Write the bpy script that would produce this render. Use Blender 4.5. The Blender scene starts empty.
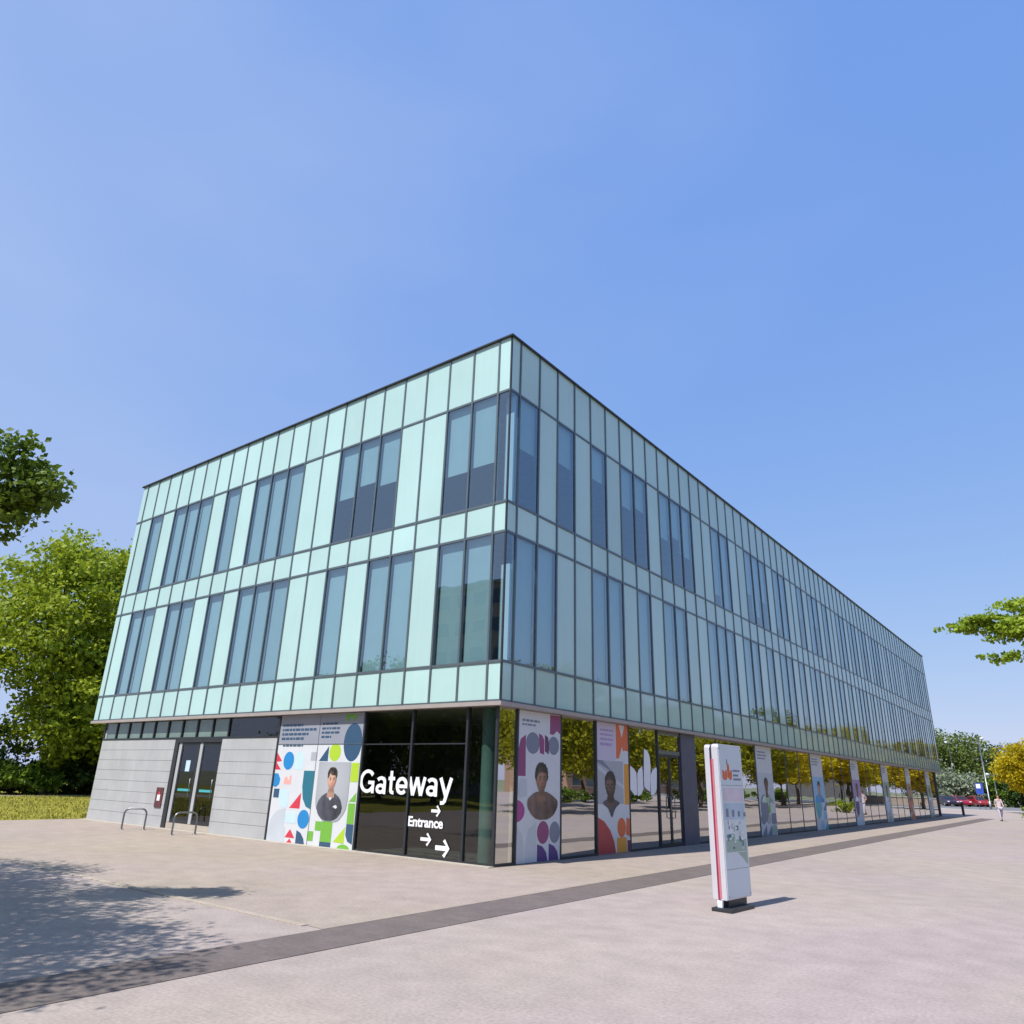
import bpy, bmesh, math, random
import numpy as np
from mathutils import Vector, Matrix, Euler
R = math.radians
sc = bpy.context.scene
col = sc.collection
PI = math.pi

# ------------------------------------------------------------------ helpers
def link(o, parent=None):
    col.objects.link(o)
    if parent is not None:
        o.parent = parent
    return o

def tag(o, label=None, cat=None, group=None, kind=None):
    for k, v in (('label', label), ('category', cat), ('group', group), ('kind', kind)):
        if v:
            o[k] = v
    return o

def empty(name, loc, label, cat, group=None, rz=0.0):
    o = bpy.data.objects.new(name, None)
    o.empty_display_size = 0.3
    o.location = loc
    o.rotation_euler = (0, 0, rz)
    col.objects.link(o)
    return tag(o, label, cat, group)

class MB:
    """collects vertices and faces; build() links them as one mesh object"""
    def __init__(s):
        s.v = []; s.f = []; s.m = []; s.mats = []; s.sm = []
    def mi(s, m):
        if m not in s.mats:
            s.mats.append(m)
        return s.mats.index(m)
    def add(s, vs, fs, m=None, smooth=False):
        b = len(s.v); k = s.mi(m) if m else 0
        s.v += [tuple(v) for v in vs]
        for f in fs:
            s.f.append([i + b for i in f]); s.m.append(k); s.sm.append(smooth)
        return s
    def box(s, x0, x1, y0, y1, z0, z1, m=None):
        if x1 < x0: x0, x1 = x1, x0
        if y1 < y0: y0, y1 = y1, y0
        vs = [(x0,y0,z0),(x1,y0,z0),(x1,y1,z0),(x0,y1,z0),(x0,y0,z1),(x1,y0,z1),(x1,y1,z1),(x0,y1,z1)]
        fs = [(0,3,2,1),(4,5,6,7),(0,1,5,4),(1,2,6,5),(2,3,7,6),(3,0,4,7)]
        return s.add(vs, fs, m)
    def tube(s, pts, radii, m=None, n=10, caps=True):
        pts = [Vector(p) for p in pts]
        if not hasattr(radii, '__len__'): radii = [radii] * len(pts)
        rings = []; ref = None
        for i, p in enumerate(pts):
            d = (pts[min(i+1, len(pts)-1)] - pts[max(i-1, 0)]).normalized()
            if ref is None:
                ref = Vector((0,0,1)) if abs(d.z) < .9 else Vector((1,0,0))
            a = d.cross(ref).normalized(); b = a.cross(d).normalized(); ref = b
            rings.append([p + (a*math.cos(2*PI*k/n) + b*math.sin(2*PI*k/n))*radii[i] for k in range(n)])
        vs = [v for r in rings for v in r]; fs = []
        for i in range(len(pts)-1):
            for k in range(n):
                fs.append((i*n+k, i*n+(k+1) % n, (i+1)*n+(k+1) % n, (i+1)*n+k))
        s.add(vs, fs, m, True)
        if caps:
            s.add(rings[0], [tuple(range(n))], m); s.add(rings[-1], [tuple(reversed(range(n)))], m)
        return s
    def lathe(s, prof, c, m=None, n=20):
        """prof: list of (radius, z)"""
        vs = []; fs = []
        for r, z in prof:
            for k in range(n):
                vs.append((c[0]+r*math.cos(2*PI*k/n), c[1]+r*math.sin(2*PI*k/n), c[2]+z))
        for i in range(len(prof)-1):
            for k in range(n):
                fs.append((i*n+k, i*n+(k+1) % n, (i+1)*n+(k+1) % n, (i+1)*n+k))
        s.add(vs, fs, m, True)
        s.add(vs[-n:], [tuple(range(n))], m)
        return s
    def prism(s, poly, tf, d0, d1, m=None):
        """poly of (u,v); tf(u,v,d) -> point; solid between depths d0 and d1"""
        n = len(poly)
        vs = [tf(u, v, d1) for u, v in poly] + [tf(u, v, d0) for u, v in poly]
        fs = [tuple(range(n)), tuple(reversed(range(n, 2*n)))]
        fs += [(i, i+n, (i+1) % n + n, (i+1) % n) for i in range(n)]
        return s.add(vs, fs, m)
    def build(s, name, mat=None, parent=None, fix=False, bevel=0.0):
        me = bpy.data.meshes.new(name)
        me.from_pydata([tuple(v) for v in s.v], [], s.f)
        if mat: me.materials.append(mat)
        else:
            for m in s.mats: me.materials.append(m)
            me.polygons.foreach_set('material_index', s.m)
        me.polygons.foreach_set('use_smooth', s.sm)
        if fix or bevel:
            bm = bmesh.new(); bm.from_mesh(me)
            bmesh.ops.recalc_face_normals(bm, faces=bm.faces)
            if bevel:
                bmesh.ops.remove_doubles(bm, verts=bm.verts, dist=1e-5)
                bmesh.ops.bevel(bm, geom=[e for e in bm.edges if len(e.link_faces) == 2 and e.calc_face_angle(0) > .5],
                                offset=bevel, segments=2, affect='EDGES', profile=.7)
            bm.to_mesh(me); bm.free()
        me.update()
        o = bpy.data.objects.new(name, me)
        return link(o, parent)

def quad_mesh(name, v, nq, mat, parent=None):
    """v: (4*nq,3) numpy array of separate quads"""
    me = bpy.data.meshes.new(name)
    me.vertices.add(4*nq); me.vertices.foreach_set('co', v.astype(np.float32).ravel())
    me.loops.add(4*nq); me.loops.foreach_set('vertex_index', np.arange(4*nq, dtype=np.int32))
    me.polygons.add(nq)
    me.polygons.foreach_set('loop_start', np.arange(0, 4*nq, 4, dtype=np.int32))
    me.polygons.foreach_set('loop_total', np.full(nq, 4, dtype=np.int32))
    me.materials.append(mat)
    me.update(); me.validate()
    return link(bpy.data.objects.new(name, me), parent)

# ------------------------------------------------------------------ materials
def new_mat(name):
    m = bpy.data.materials.new(name); m.use_nodes = True
    nt = m.node_tree; nt.nodes.clear()
    out = nt.nodes.new('ShaderNodeOutputMaterial')
    return m, nt, nt.nodes, nt.links, out

def mat(name, c, rough=.5, metal=0.0, var=.12, scale=3.0, spec=.5, bump=0.0, bscale=40.0, rand=0.0, coat=0.0, streak=0.0):
    m, nt, N, L, out = new_mat(name)
    p = N.new('ShaderNodeBsdfPrincipled')
    p.inputs['Roughness'].default_value = rough; p.inputs['Metallic'].default_value = metal
    p.inputs['Specular IOR Level'].default_value = spec
    p.inputs['Coat Weight'].default_value = coat
    tc = N.new('ShaderNodeTexCoord'); nz = N.new('ShaderNodeTexNoise')
    nz.inputs['Scale'].default_value = scale; nz.inputs['Detail'].default_value = 4
    L.new(tc.outputs['Object'], nz.inputs['Vector'])
    mr = N.new('ShaderNodeMapRange')
    mr.inputs['From Min'].default_value = .3; mr.inputs['From Max'].default_value = .7
    mr.inputs['To Min'].default_value = 1-var; mr.inputs['To Max'].default_value = 1+var
    L.new(nz.outputs['Fac'], mr.inputs['Value'])
    val = mr.outputs['Result']
    if rand:
        oi = N.new('ShaderNodeObjectInfo'); m2 = N.new('ShaderNodeMapRange')
        m2.inputs['To Min'].default_value = 1-rand; m2.inputs['To Max'].default_value = 1+rand
        L.new(oi.outputs['Random'], m2.inputs['Value'])
        mu = N.new('ShaderNodeMath'); mu.operation = 'MULTIPLY'
        L.new(val, mu.inputs[0]); L.new(m2.outputs['Result'], mu.inputs[1]); val = mu.outputs[0]
    if streak:
        mpp = N.new('ShaderNodeMapping'); mpp.inputs['Scale'].default_value = (9, 9, .5); n3 = N.new('ShaderNodeTexNoise'); n3.inputs['Scale'].default_value = 1; n3.inputs['Detail'].default_value = 5
        L.new(tc.outputs['Object'], mpp.inputs['Vector']); L.new(mpp.outputs['Vector'], n3.inputs['Vector'])
        m3 = N.new('ShaderNodeMapRange'); m3.inputs['From Min'].default_value = .35; m3.inputs['From Max'].default_value = .6
        m3.inputs['To Min'].default_value = 1-streak; m3.inputs['To Max'].default_value = 1+streak*.3
        L.new(n3.outputs['Fac'], m3.inputs['Value'])
        m4 = N.new('ShaderNodeMath'); m4.operation = 'MULTIPLY'; L.new(val, m4.inputs[0]); L.new(m3.outputs['Result'], m4.inputs[1]); val = m4.outputs[0]
    vm = N.new('ShaderNodeVectorMath'); vm.operation = 'SCALE'
    vm.inputs[0].default_value = c; L.new(val, vm.inputs['Scale'])
    L.new(vm.outputs['Vector'], p.inputs['Base Color'])
    if bump:
        b = N.new('ShaderNodeBump'); b.inputs['Strength'].default_value = bump; b.inputs['Distance'].default_value = .02
        n2 = N.new('ShaderNodeTexNoise'); n2.inputs['Scale'].default_value = bscale
        L.new(tc.outputs['Object'], n2.inputs['Vector']); L.new(n2.outputs['Fac'], b.inputs['Height'])
        L.new(b.outputs['Normal'], p.inputs['Normal'])
    L.new(p.outputs['BSDF'], out.inputs['Surface'])
    return m

def glass_mat(name, tint, base_r, wob=.004, gcol=(1, 1, 1)):
    """thin coated pane: tinted see-through plus mirror reflection that grows at grazing angles"""
    m, nt, N, L, out = new_mat(name)
    lw = N.new('ShaderNodeLayerWeight'); lw.inputs['Blend'].default_value = .5
    fr = N.new('ShaderNodeMath'); fr.operation = 'POWER'; fr.inputs[1].default_value = 5
    L.new(lw.outputs['Facing'], fr.inputs[0])
    mr = N.new('ShaderNodeMapRange'); mr.inputs['To Min'].default_value = base_r; mr.inputs['To Max'].default_value = .97
    L.new(fr.outputs[0], mr.inputs['Value'])
    tr = N.new('ShaderNodeBsdfTransparent'); tr.inputs['Color'].default_value = (*tint, 1)
    gl = N.new('ShaderNodeBsdfGlossy'); gl.inputs['Roughness'].default_value = 0.012; gl.inputs['Color'].default_value = (*gcol, 1)
    if wob:
        tc = N.new('ShaderNodeTexCoord'); nz = N.new('ShaderNodeTexNoise'); nz.inputs['Scale'].default_value = .9
        nz.inputs['Detail'].default_value = 1
        b = N.new('ShaderNodeBump'); b.inputs['Strength'].default_value = 1; b.inputs['Distance'].default_value = wob
        L.new(tc.outputs['Object'], nz.inputs['Vector']); L.new(nz.outputs['Fac'], b.inputs['Height'])
        L.new(b.outputs['Normal'], gl.inputs['Normal'])
    mx = N.new('ShaderNodeMixShader')
    L.new(mr.outputs['Result'], mx.inputs['Fac']); L.new(tr.outputs[0], mx.inputs[1]); L.new(gl.outputs[0], mx.inputs[2])
    L.new(mx.outputs[0], out.inputs['Surface'])
    return m

def leaf_mat(name, c, c2, trans=.4):
    m, nt, N, L, out = new_mat(name)
    g = N.new('ShaderNodeNewGeometry')
    tc = N.new('ShaderNodeTexCoord'); nz = N.new('ShaderNodeTexNoise'); nz.inputs['Scale'].default_value = .55
    nz.inputs['Detail'].default_value = 2
    L.new(tc.outputs['Object'], nz.inputs['Vector'])
    ad = N.new('ShaderNodeMath'); ad.operation = 'MULTIPLY_ADD'; ad.inputs[1].default_value = .6
    L.new(g.outputs['Random Per Island'], ad.inputs[0]); 
    m1 = N.new('ShaderNodeMath'); m1.operation = 'MULTIPLY_ADD'; m1.inputs[1].default_value = 1.6; m1.inputs[2].default_value = -.6
    L.new(nz.outputs['Fac'], m1.inputs[0]); L.new(m1.outputs[0], ad.inputs[2])
    mx = N.new('ShaderNodeMix'); mx.data_type = 'RGBA'; mx.clamp_factor = True
    mx.inputs['A'].default_value = (*c, 1); mx.inputs['B'].default_value = (*c2, 1)
    L.new(ad.outputs[0], mx.inputs['Factor'])
    d = N.new('ShaderNodeBsdfPrincipled'); d.inputs['Roughness'].default_value = .55; d.inputs['Specular IOR Level'].default_value = .25
    t = N.new('ShaderNodeBsdfTranslucent')
    L.new(mx.outputs['Result'], d.inputs['Base Color']); L.new(mx.outputs['Result'], t.inputs['Color'])
    ms = N.new('ShaderNodeMixShader'); ms.inputs['Fac'].default_value = trans
    L.new(d.outputs[0], ms.inputs[1]); L.new(t.outputs[0], ms.inputs[2]); L.new(ms.outputs[0], out.inputs['Surface'])
    return m

def paving_mat(name, c, bw=.4, bh=.2, contrast=.07, blot=.10, tint2=None, rough=.85, rot=0.0):
    m, nt, N, L, out = new_mat(name)
    p = N.new('ShaderNodeBsdfPrincipled'); p.inputs['Roughness'].default_value = rough; p.inputs['Specular IOR Level'].default_value = .25
    tc = N.new('ShaderNodeTexCoord')
    mp = N.new('ShaderNodeMapping'); mp.inputs['Rotation'].default_value = (0, 0, rot)
    L.new(tc.outputs['Object'], mp.inputs['Vector'])
    br = N.new('ShaderNodeTexBrick'); br.inputs['Scale'].default_value = 1
    br.inputs['Brick Width'].default_value = bw; br.inputs['Row Height'].default_value = bh
    br.inputs['Mortar Size'].default_value = .006; br.inputs['Mortar Smooth'].default_value = .3
    c2 = tint2 or tuple(x*(1-contrast) for x in c)
    br.inputs['Color1'].default_value = (*[x*(1+contrast) for x in c], 1); br.inputs['Color2'].default_value = (*c2, 1)
    br.inputs['Mortar'].default_value = (*[x*.94 for x in c], 1)
    L.new(mp.outputs['Vector'], br.inputs['Vector'])
    def noise(s, det, lo, hi):
        nz = N.new('ShaderNodeTexNoise'); nz.inputs['Scale'].default_value = s; nz.inputs['Detail'].default_value = det
        L.new(tc.outputs['Object'], nz.inputs['Vector'])
        mr = N.new('ShaderNodeMapRange'); mr.inputs['From Min'].default_value = .3; mr.inputs['From Max'].default_value = .7
        mr.inputs['To Min'].default_value = lo; mr.inputs['To Max'].default_value = hi
        L.new(nz.outputs['Fac'], mr.inputs['Value']); return mr.outputs['Result']
    a = noise(.22, 3, 1-blot, 1+blot); b = noise(2.3, 6, .9, 1.08); d = noise(28, 3, .86, 1.12)
    m1 = N.new('ShaderNodeMath'); m1.operation = 'MULTIPLY'; L.new(a, m1.inputs[0]); L.new(b, m1.inputs[1])
    m2 = N.new('ShaderNodeMath'); m2.operation = 'MULTIPLY'; L.new(m1.outputs[0], m2.inputs[0]); L.new(d, m2.inputs[1])
    vm = N.new('ShaderNodeVectorMath'); vm.operation = 'SCALE'
    th = N.new('ShaderNodeTexNoise'); th.inputs['Scale'].default_value = .16; th.inputs['Detail'].default_value = 2
    L.new(tc.outputs['Object'], th.inputs['Vector'])
    tr_ = N.new('ShaderNodeMapRange'); tr_.inputs['From Min'].default_value = .38; tr_.inputs['From Max'].default_value = .62
    L.new(th.outputs['Fac'], tr_.inputs['Value'])
    tm = N.new('ShaderNodeMix'); tm.data_type = 'RGBA'; tm.inputs['A'].default_value = (1.02, 1.025, .95, 1); tm.inputs['B'].default_value = (1.01, .995, 1.02, 1)
    L.new(tr_.outputs['Result'], tm.inputs['Factor'])
    vt = N.new('ShaderNodeVectorMath'); vt.operation = 'MULTIPLY'
    L.new(br.outputs['Color'], vt.inputs[0]); L.new(tm.outputs['Result'], vt.inputs[1])
    L.new(vt.outputs['Vector'], vm.inputs[0]); L.new(m2.outputs[0], vm.inputs['Scale'])
    # dark chewing-gum spots and drips of dirt
    vo = N.new('ShaderNodeTexVoronoi'); vo.inputs['Scale'].default_value = 1.3
    L.new(tc.outputs['Object'], vo.inputs['Vector'])
    sp = N.new('ShaderNodeMapRange'); sp.inputs['From Min'].default_value = .025; sp.inputs['From Max'].default_value = .05
    sp.inputs['To Min'].default_value = .78; sp.inputs['To Max'].default_value = 1
    L.new(vo.outputs['Distance'], sp.inputs['Value'])
    v2 = N.new('ShaderNodeVectorMath'); v2.operation = 'SCALE'
    L.new(vm.outputs['Vector'], v2.inputs[0]); L.new(sp.outputs['Result'], v2.inputs['Scale'])
    L.new(v2.outputs['Vector'], p.inputs['Base Color'])
    bm = N.new('ShaderNodeBump'); bm.inputs['Strength'].default_value = .35; bm.inputs['Distance'].default_value = .01
    L.new(m2.outputs[0], bm.inputs['Height']); L.new(bm.outputs['Normal'], p.inputs['Normal'])
    L.new(p.outputs['BSDF'], out.inputs['Surface'])
    return m

M = {}
M['spandrel'] = mat('mint_spandrel_glass', (.405, .575, .535), .05, 0, .05, .45, .75, .05, .7, .06, 0, .018)
M['vision'] = glass_mat('coated_window_glass', (.61, .78, .82), .26, .004, (.86, .97, .99))
M['shop'] = glass_mat('shopfront_glass', (.55, .62, .58), .085, .003)
M['shopB'] = glass_mat('mirror_coated_shopfront_glass', (.5, .55, .52), .56, .003)
M['mullion'] = mat('grey_aluminium', (.125, .15, .165), .38, .4, .08)
M['darkframe'] = mat('dark_frame_metal', (.035, .038, .042), .42, .3, .1)
M['fascia'] = mat('champagne_fascia_metal', (.34, .295, .265), .5, .1, .06)
M['board'] = mat('pale_grey_cladding_board', (.38, .38, .375), .6, 0, .07, 1.5, .35, .05, 60, 0, 0, .035)
M['joint'] = mat('dark_board_joint', (.17, .17, .175), .7)
M['interior'] = mat('interior_plaster', (.34, .34, .33), .8)
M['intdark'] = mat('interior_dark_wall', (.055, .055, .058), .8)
M['slab'] = mat('interior_slab', (.40, .40, .38), .8)
M['blind'] = mat('roller_blind_fabric', (.52, .58, .57), .85, 0, .03, 2, .2, 0, 40, .07)
M['clere'] = mat('pale_green_blind', (.50, .56, .50), .8)
M['roof'] = mat('grey_roof_membrane', (.25, .25, .25), .9)
M['white'] = mat('white_vinyl', (.74, .74, .74), .55, 0, .02)
M['steel'] = mat('brushed_steel', (.22, .225, .23), .38, .9, .08)
M['teal_strip'] = mat('pale_green_glass_strip', (.12, .21, .185), .6)
M['cream'] = mat('cream_painted_post', (.62, .55, .33), .6)
PAL = dict(grey=(.26,.27,.31), navy=(.03,.075,.14), lime=(.36,.52,.03), red=(.55,.035,.06), blue=(.015,.20,.47), pale=(.48,.62,.74),
           gray=(.36,.37,.39), salmon=(.80,.35,.30), teal=(.02,.14,.20), silver=(.46,.49,.52), green=(.15,.38,.045), plum=(.24,.05,.15),
           slate=(.17,.19,.25), plumdk=(.12,.035,.10), magenta=(.34,.05,.21), purple=(.075,.03,.17), orange=(.62,.13,.04), lilac=(.50,.45,.55),
           amber=(.66,.28,.03), brickred=(.40,.045,.045), maroon=(.15,.03,.05), paper=(.56,.57,.58), ink=(.07,.08,.12), skin=(.52,.31,.22),
           skindark=(.15,.085,.06), brownskin=(.30,.16,.10), hair=(.03,.022,.018), shirt=(.045,.048,.06), brown=(.10,.062,.05), aqua=(.06,.36,.40), sky=(.26,.46,.66),
           mauve=(.36,.25,.45), sage=(.30,.40,.33), tan=(.42,.27,.15), rust=(.45,.15,.06), white=(.72,.72,.72))
P = {k: mat('print_' + k, v, .45, 0, .03) for k, v in PAL.items()}

# ------------------------------------------------------------------ camera (solved from the building's grid)
cam_d = bpy.data.cameras.new('camera'); cam = bpy.data.objects.new('camera', cam_d); col.objects.link(cam)
CP = Vector((10.3717, -13.1597, 1.7402))
h, pt, ro = .6595, .3545, .0299
F = Vector((-math.sin(h)*math.cos(pt), math.cos(h)*math.cos(pt), math.sin(pt)))
r0 = Vector((math.cos(h), math.sin(h), 0)); u0 = r0.cross(F)
rr = r0*math.cos(ro) + u0*math.sin(ro); uu = -r0*math.sin(ro) + u0*math.cos(ro)
cam.matrix_world = Matrix(((rr.x, uu.x, -F.x, CP.x), (rr.y, uu.y, -F.y, CP.y), (rr.z, uu.z, -F.z, CP.z), (0, 0, 0, 1)))
cam_d.sensor_width = 36; cam_d.lens = 724.62/1024*36; cam_d.clip_start = .1; cam_d.clip_end = 4000
sc.camera = cam
def pix_area(pts):
    q = []
    for p in pts:
        d = Vector(p) - CP; w = d.dot(F)
        if w < .1: return 0
        q.append((724.6*d.dot(rr)/w, 724.6*d.dot(uu)/w))
    return abs(sum(q[i][0]*q[(i+1) % len(q)][1] - q[(i+1) % len(q)][0]*q[i][1] for i in range(len(q))))/2

# ------------------------------------------------------------------ sun and sky
SUN = Vector((.09, .64, -1)).normalized()
sd = bpy.data.lights.new('sun', 'SUN'); sd.energy = 5.0; sd.angle = R(.55); sd.color = (1, .985, .955)
so = bpy.data.objects.new('sun', sd); col.objects.link(so)
so.rotation_euler = SUN.to_track_quat('-Z', 'Y').to_euler(); so.location = (-10, -40, 60)
w = bpy.data.worlds.new('World'); sc.world = w; w.use_nodes = True
nt = w.node_tree; nt.nodes.clear()
sky = nt.nodes.new('ShaderNodeTexSky'); sky.sky_type = 'NISHITA'; sky.sun_disc = False
sky.sun_elevation = math.asin(-SUN.z); sky.sun_rotation = math.atan2(-SUN.x, -SUN.y)
sky.altitude = 0; sky.air_density = 1.0; sky.dust_density = .4; sky.ozone_density = 1.6
bg = nt.nodes.new('ShaderNodeBackground'); bg.inputs['Strength'].default_value = .12
wo = nt.nodes.new('ShaderNodeOutputWorld')
# the camera's vivid rendering of a clear sky: each channel of the sky is compressed
sp_ = nt.nodes.new('ShaderNodeSeparateColor'); cb_ = nt.nodes.new('ShaderNodeCombineColor')
nt.links.new(sky.outputs[0], sp_.inputs[0])
for k_, (g_, e_) in enumerate(((1.36, .57), (2.07, .38), (4.80, .10))):
    pw = nt.nodes.new('ShaderNodeMath'); pw.operation = 'POWER'; pw.inputs[1].default_value = e_
    ml = nt.nodes.new('ShaderNodeMath'); ml.operation = 'MULTIPLY'; ml.inputs[1].default_value = g_
    nt.links.new(sp_.outputs[k_], pw.inputs[0]); nt.links.new(pw.outputs[0], ml.inputs[0]); nt.links.new(ml.outputs[0], cb_.inputs[k_])
# thin high haze: broad soft patches, thicker toward the west
gm_ = nt.nodes.new('ShaderNodeTexCoord')
dp_ = nt.nodes.new('ShaderNodeVectorMath'); dp_.operation = 'DOT_PRODUCT'; dp_.inputs[1].default_value = (-.93, -.28, .12)
nt.links.new(gm_.outputs['Generated'], dp_.inputs[0])
nz_ = nt.nodes.new('ShaderNodeTexNoise'); nz_.inputs['Scale'].default_value = 2.1; nz_.inputs['Detail'].default_value = 5; nz_.inputs['Roughness'].default_value = .45
mp_ = nt.nodes.new('ShaderNodeMapping'); mp_.inputs['Scale'].default_value = (1, 1, 2.2)
nt.links.new(gm_.outputs['Generated'], mp_.inputs['Vector']); nt.links.new(mp_.outputs['Vector'], nz_.inputs['Vector'])
ad_ = nt.nodes.new('ShaderNodeMath'); ad_.operation = 'MULTIPLY_ADD'; ad_.inputs[1].default_value = 1.1
nt.links.new(nz_.outputs['Fac'], ad_.inputs[0]); nt.links.new(dp_.outputs['Value'], ad_.inputs[2])
hz_ = nt.nodes.new('ShaderNodeMapRange'); hz_.interpolation_type = 'SMOOTHSTEP'
hz_.inputs['From Min'].default_value = .55; hz_.inputs['From Max'].default_value = 1.65; hz_.inputs['To Max'].default_value = .62
nt.links.new(ad_.outputs[0], hz_.inputs['Value'])
mh_ = nt.nodes.new('ShaderNodeMix'); mh_.data_type = 'RGBA'; mh_.inputs['B'].default_value = (3.0, 3.75, 5.7, 1)
nt.links.new(hz_.outputs['Result'], mh_.inputs['Factor']); nt.links.new(cb_.outputs[0], mh_.inputs['A'])
nt.links.new(mh_.outputs['Result'], bg.inputs['Color']); nt.links.new(bg.outputs[0], wo.inputs['Surface'])
sc.view_settings.view_transform = 'Standard'; sc.view_settings.look = 'None'
sc.view_settings.exposure = .35; sc.view_settings.gamma = 1
sc.cycles.max_bounces = 8; sc.cycles.transparent_max_bounces = 12; sc.cycles.caustics_reflective = False
sc.cycles.sample_clamp_indirect = 6

# ------------------------------------------------------------------ the ground
def sheet(name, poly, z, m):
    mb = MB(); mb.add([(x, y, z) for x, y in poly], [tuple(range(len(poly)))])
    return tag(mb.build(name, m), kind='structure')
rect = lambda x0, x1, y0, y1: [(x0, y0), (x1, y0), (x1, y1), (x0, y1)]
M['earth'] = mat('distant_ground', (.16, .17, .09), .95, 0, .3, .05)
M['pave'] = paving_mat('pale_block_paving', (.322, .265, .240), .20, .10, .014, .06)
M['pave2'] = paving_mat('forecourt_paving', (.312, .254, .214), .20, .10, .014, .07)
M['dstrip'] = paving_mat('dark_setts_band', (.136, .110, .102), .2, .1, .06, .05)
M['kerb'] = mat('pale_kerb_stone', (.40, .35, .29), .85, 0, .1, 3, .3, .2, 60)
M['pale_kerb'] = paving_mat('pale_edging_stone', (.36, .302, .245), .6, .6, .05, .08)
M['asphalt'] = mat('grey_asphalt', (.17, .168, .175), .9, 0, .12, 1.5, .2, .2, 90)
M['lawn'] = mat('mown_lawn', (.22, .20, .03), .95, 0, .30, .8, .1, .5, 50)
sheet('ground', rect(-1500, 1500, -1500, 1500), -.03, M['earth'])
sheet('plaza', [(-19.15, -80), (70, -80), (70, 92), (-19.15, 92)], 0, M['pave'])
sheet('forecourt', [(-19.15, -6.62), (2.62, -6.62), (2.62, 58), (-19.15, 58)], .004, M['pave2'])
mb = MB(); mb.box(2.64, 3.52, -60, 56.8, -.05, .006); tag(mb.build('paving_band', M['dstrip']), kind='structure')
mb = MB(); mb.box(-19.1, 2.3, -6.69, -6.58, -.05, .012); mb.build('kerb', M['pale_kerb'], bevel=.006); tag(bpy.data.objects['kerb'], kind='structure')
mb = MB(); mb.box(-18.95, -.1, -.10, .11, -.05, .02); o = mb.build('base_kerb', M['kerb']); tag(o, kind='structure')
sheet('road', rect(-120, 80, 96, 128), -.012, M['asphalt'])
sheet('pavement', rect(-120, 80, 92.2, 95.8), .0, M['kerb'])
sheet('lawn', [(-19.2, -70), (-19.2, 60), (-90, 60), (-90, -70)], -.004, M['lawn'])
sheet('path', [(-43.3, -40), (-41.6, -40), (-42.6, 40), (-44.4, 40)], .004, M['kerb'])

# ------------------------------------------------------------------ the main building
rng = random.Random(7)
B = empty('glass_building', (0, 0, 0), 'three storey office block clad in mint and blue glass panels over a shopfront ground floor', 'building')
Z = [3.42, 4.31, 7.46, 8.25, 11.39, 13.02]
W, LB, G0, MW = 19.72, 59.95, .41, .90
tA = lambda u, v, d: (u, -d, v)          # face A lies in y = 0, u along x
tB = lambda u, v, d: (d, u, v)           # face B lies in x = 0, u along y
def bxA(mb, u0, u1, z0, z1, d0, d1, m=None): return mb.box(u0, u1, -d1, -d0, z0, z1, m)
def bxB(mb, u0, u1, z0, z1, d0, d1, m=None): return mb.box(d0, d1, u0, u1, z0, z1, m)
mA = [-(G0 + MW*i) for i in range(22)]   # mullion lines
mB = [G0 + MW*i for i in range(67)]
edgesA = [0] + mA + [-W]
edgesB = [0] + mB + [LB]
visA = {4: {0,1,2,5,6,7,10,11,12,14,16,17,18,20}, 2: {0,1,2,4,5,7,10,11,12,14,16,17,19,20}}
up = {0,1,3,5,7,8,10,11,12,15,16,19,20,21,23,24,27,29,30,32,35,36,38,39}
lo = {0,1,2,5,6,8,10,11,14,15,16,18,19,21,23,24,26,28,29,31,33,34,36}
for st, k in ((up, 41), (lo, 38)):
    while k < 66:
        n = rng.choice((1, 2, 2, 3))
        st.update(range(k, min(k+n, 66))); k += n + rng.choice((1, 1, 2))
visB = {4: up, 2: lo}
blindA = {(4,1): .60, (4,2): .64, (4,5): .52, (4,6): .47, (4,7): .55}
blindB = {(4,1): .45, (4,3): .38, (4,5): .33, (4,7): .42, (4,8): .36, (4,10): .5, (4,11): .44, (4,12): .6}
wins = []; span = []
for face, edges, vis in (('A', edgesA, visA), ('B', edgesB, visB)):
    tf = tA if face == 'A' else tB
    for i in range(len(edges)-1):
        a, b = sorted((edges[i], edges[i+1]))
        for r in range(5):
            z0, z1 = Z[r], Z[r+1]
            q = [(a, z0), (b, z0), (b, z1), (a, z1)]
            ar = pix_area([tf(u, v, 0) for u, v in q])
            row = {1: 2, 3: 4}.get(r)
            if row and i in vis[row]: wins.append((ar, face, i, row, q))
            else: span.append((ar, face, i, r, q))
wins.sort(key=lambda t: -t[0]); span.sort(key=lambda t: -t[0])
def pane(mb, tf, q, d=0.0):
    (a, z0), (b, _), (_, z1), _ = q
    e = [rng.uniform(-.0022, .0022) for _ in range(2)]         # no pane sits dead true
    vs = [tf(a, z0, d+e[0]), tf(b, z0, d+e[1]), tf(b, z1, d-e[0]), tf(a, z1, d-e[1])]
    mb.add(vs, [(0, 1, 2, 3)])
def blind_for(face, i, row):
    if i == 0: return 0
    t = blindA if face == 'A' else blindB
    if (row, i) in t: return t[(row, i)]
    if face == 'A': return 1.0 if rng.random() < .93 else .88
    if row == 2: return 1.0 if rng.random() < .9 else .8
    return rng.choice((1, .85, .6, .5, .4))
rest = MB(); restb = MB()
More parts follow.
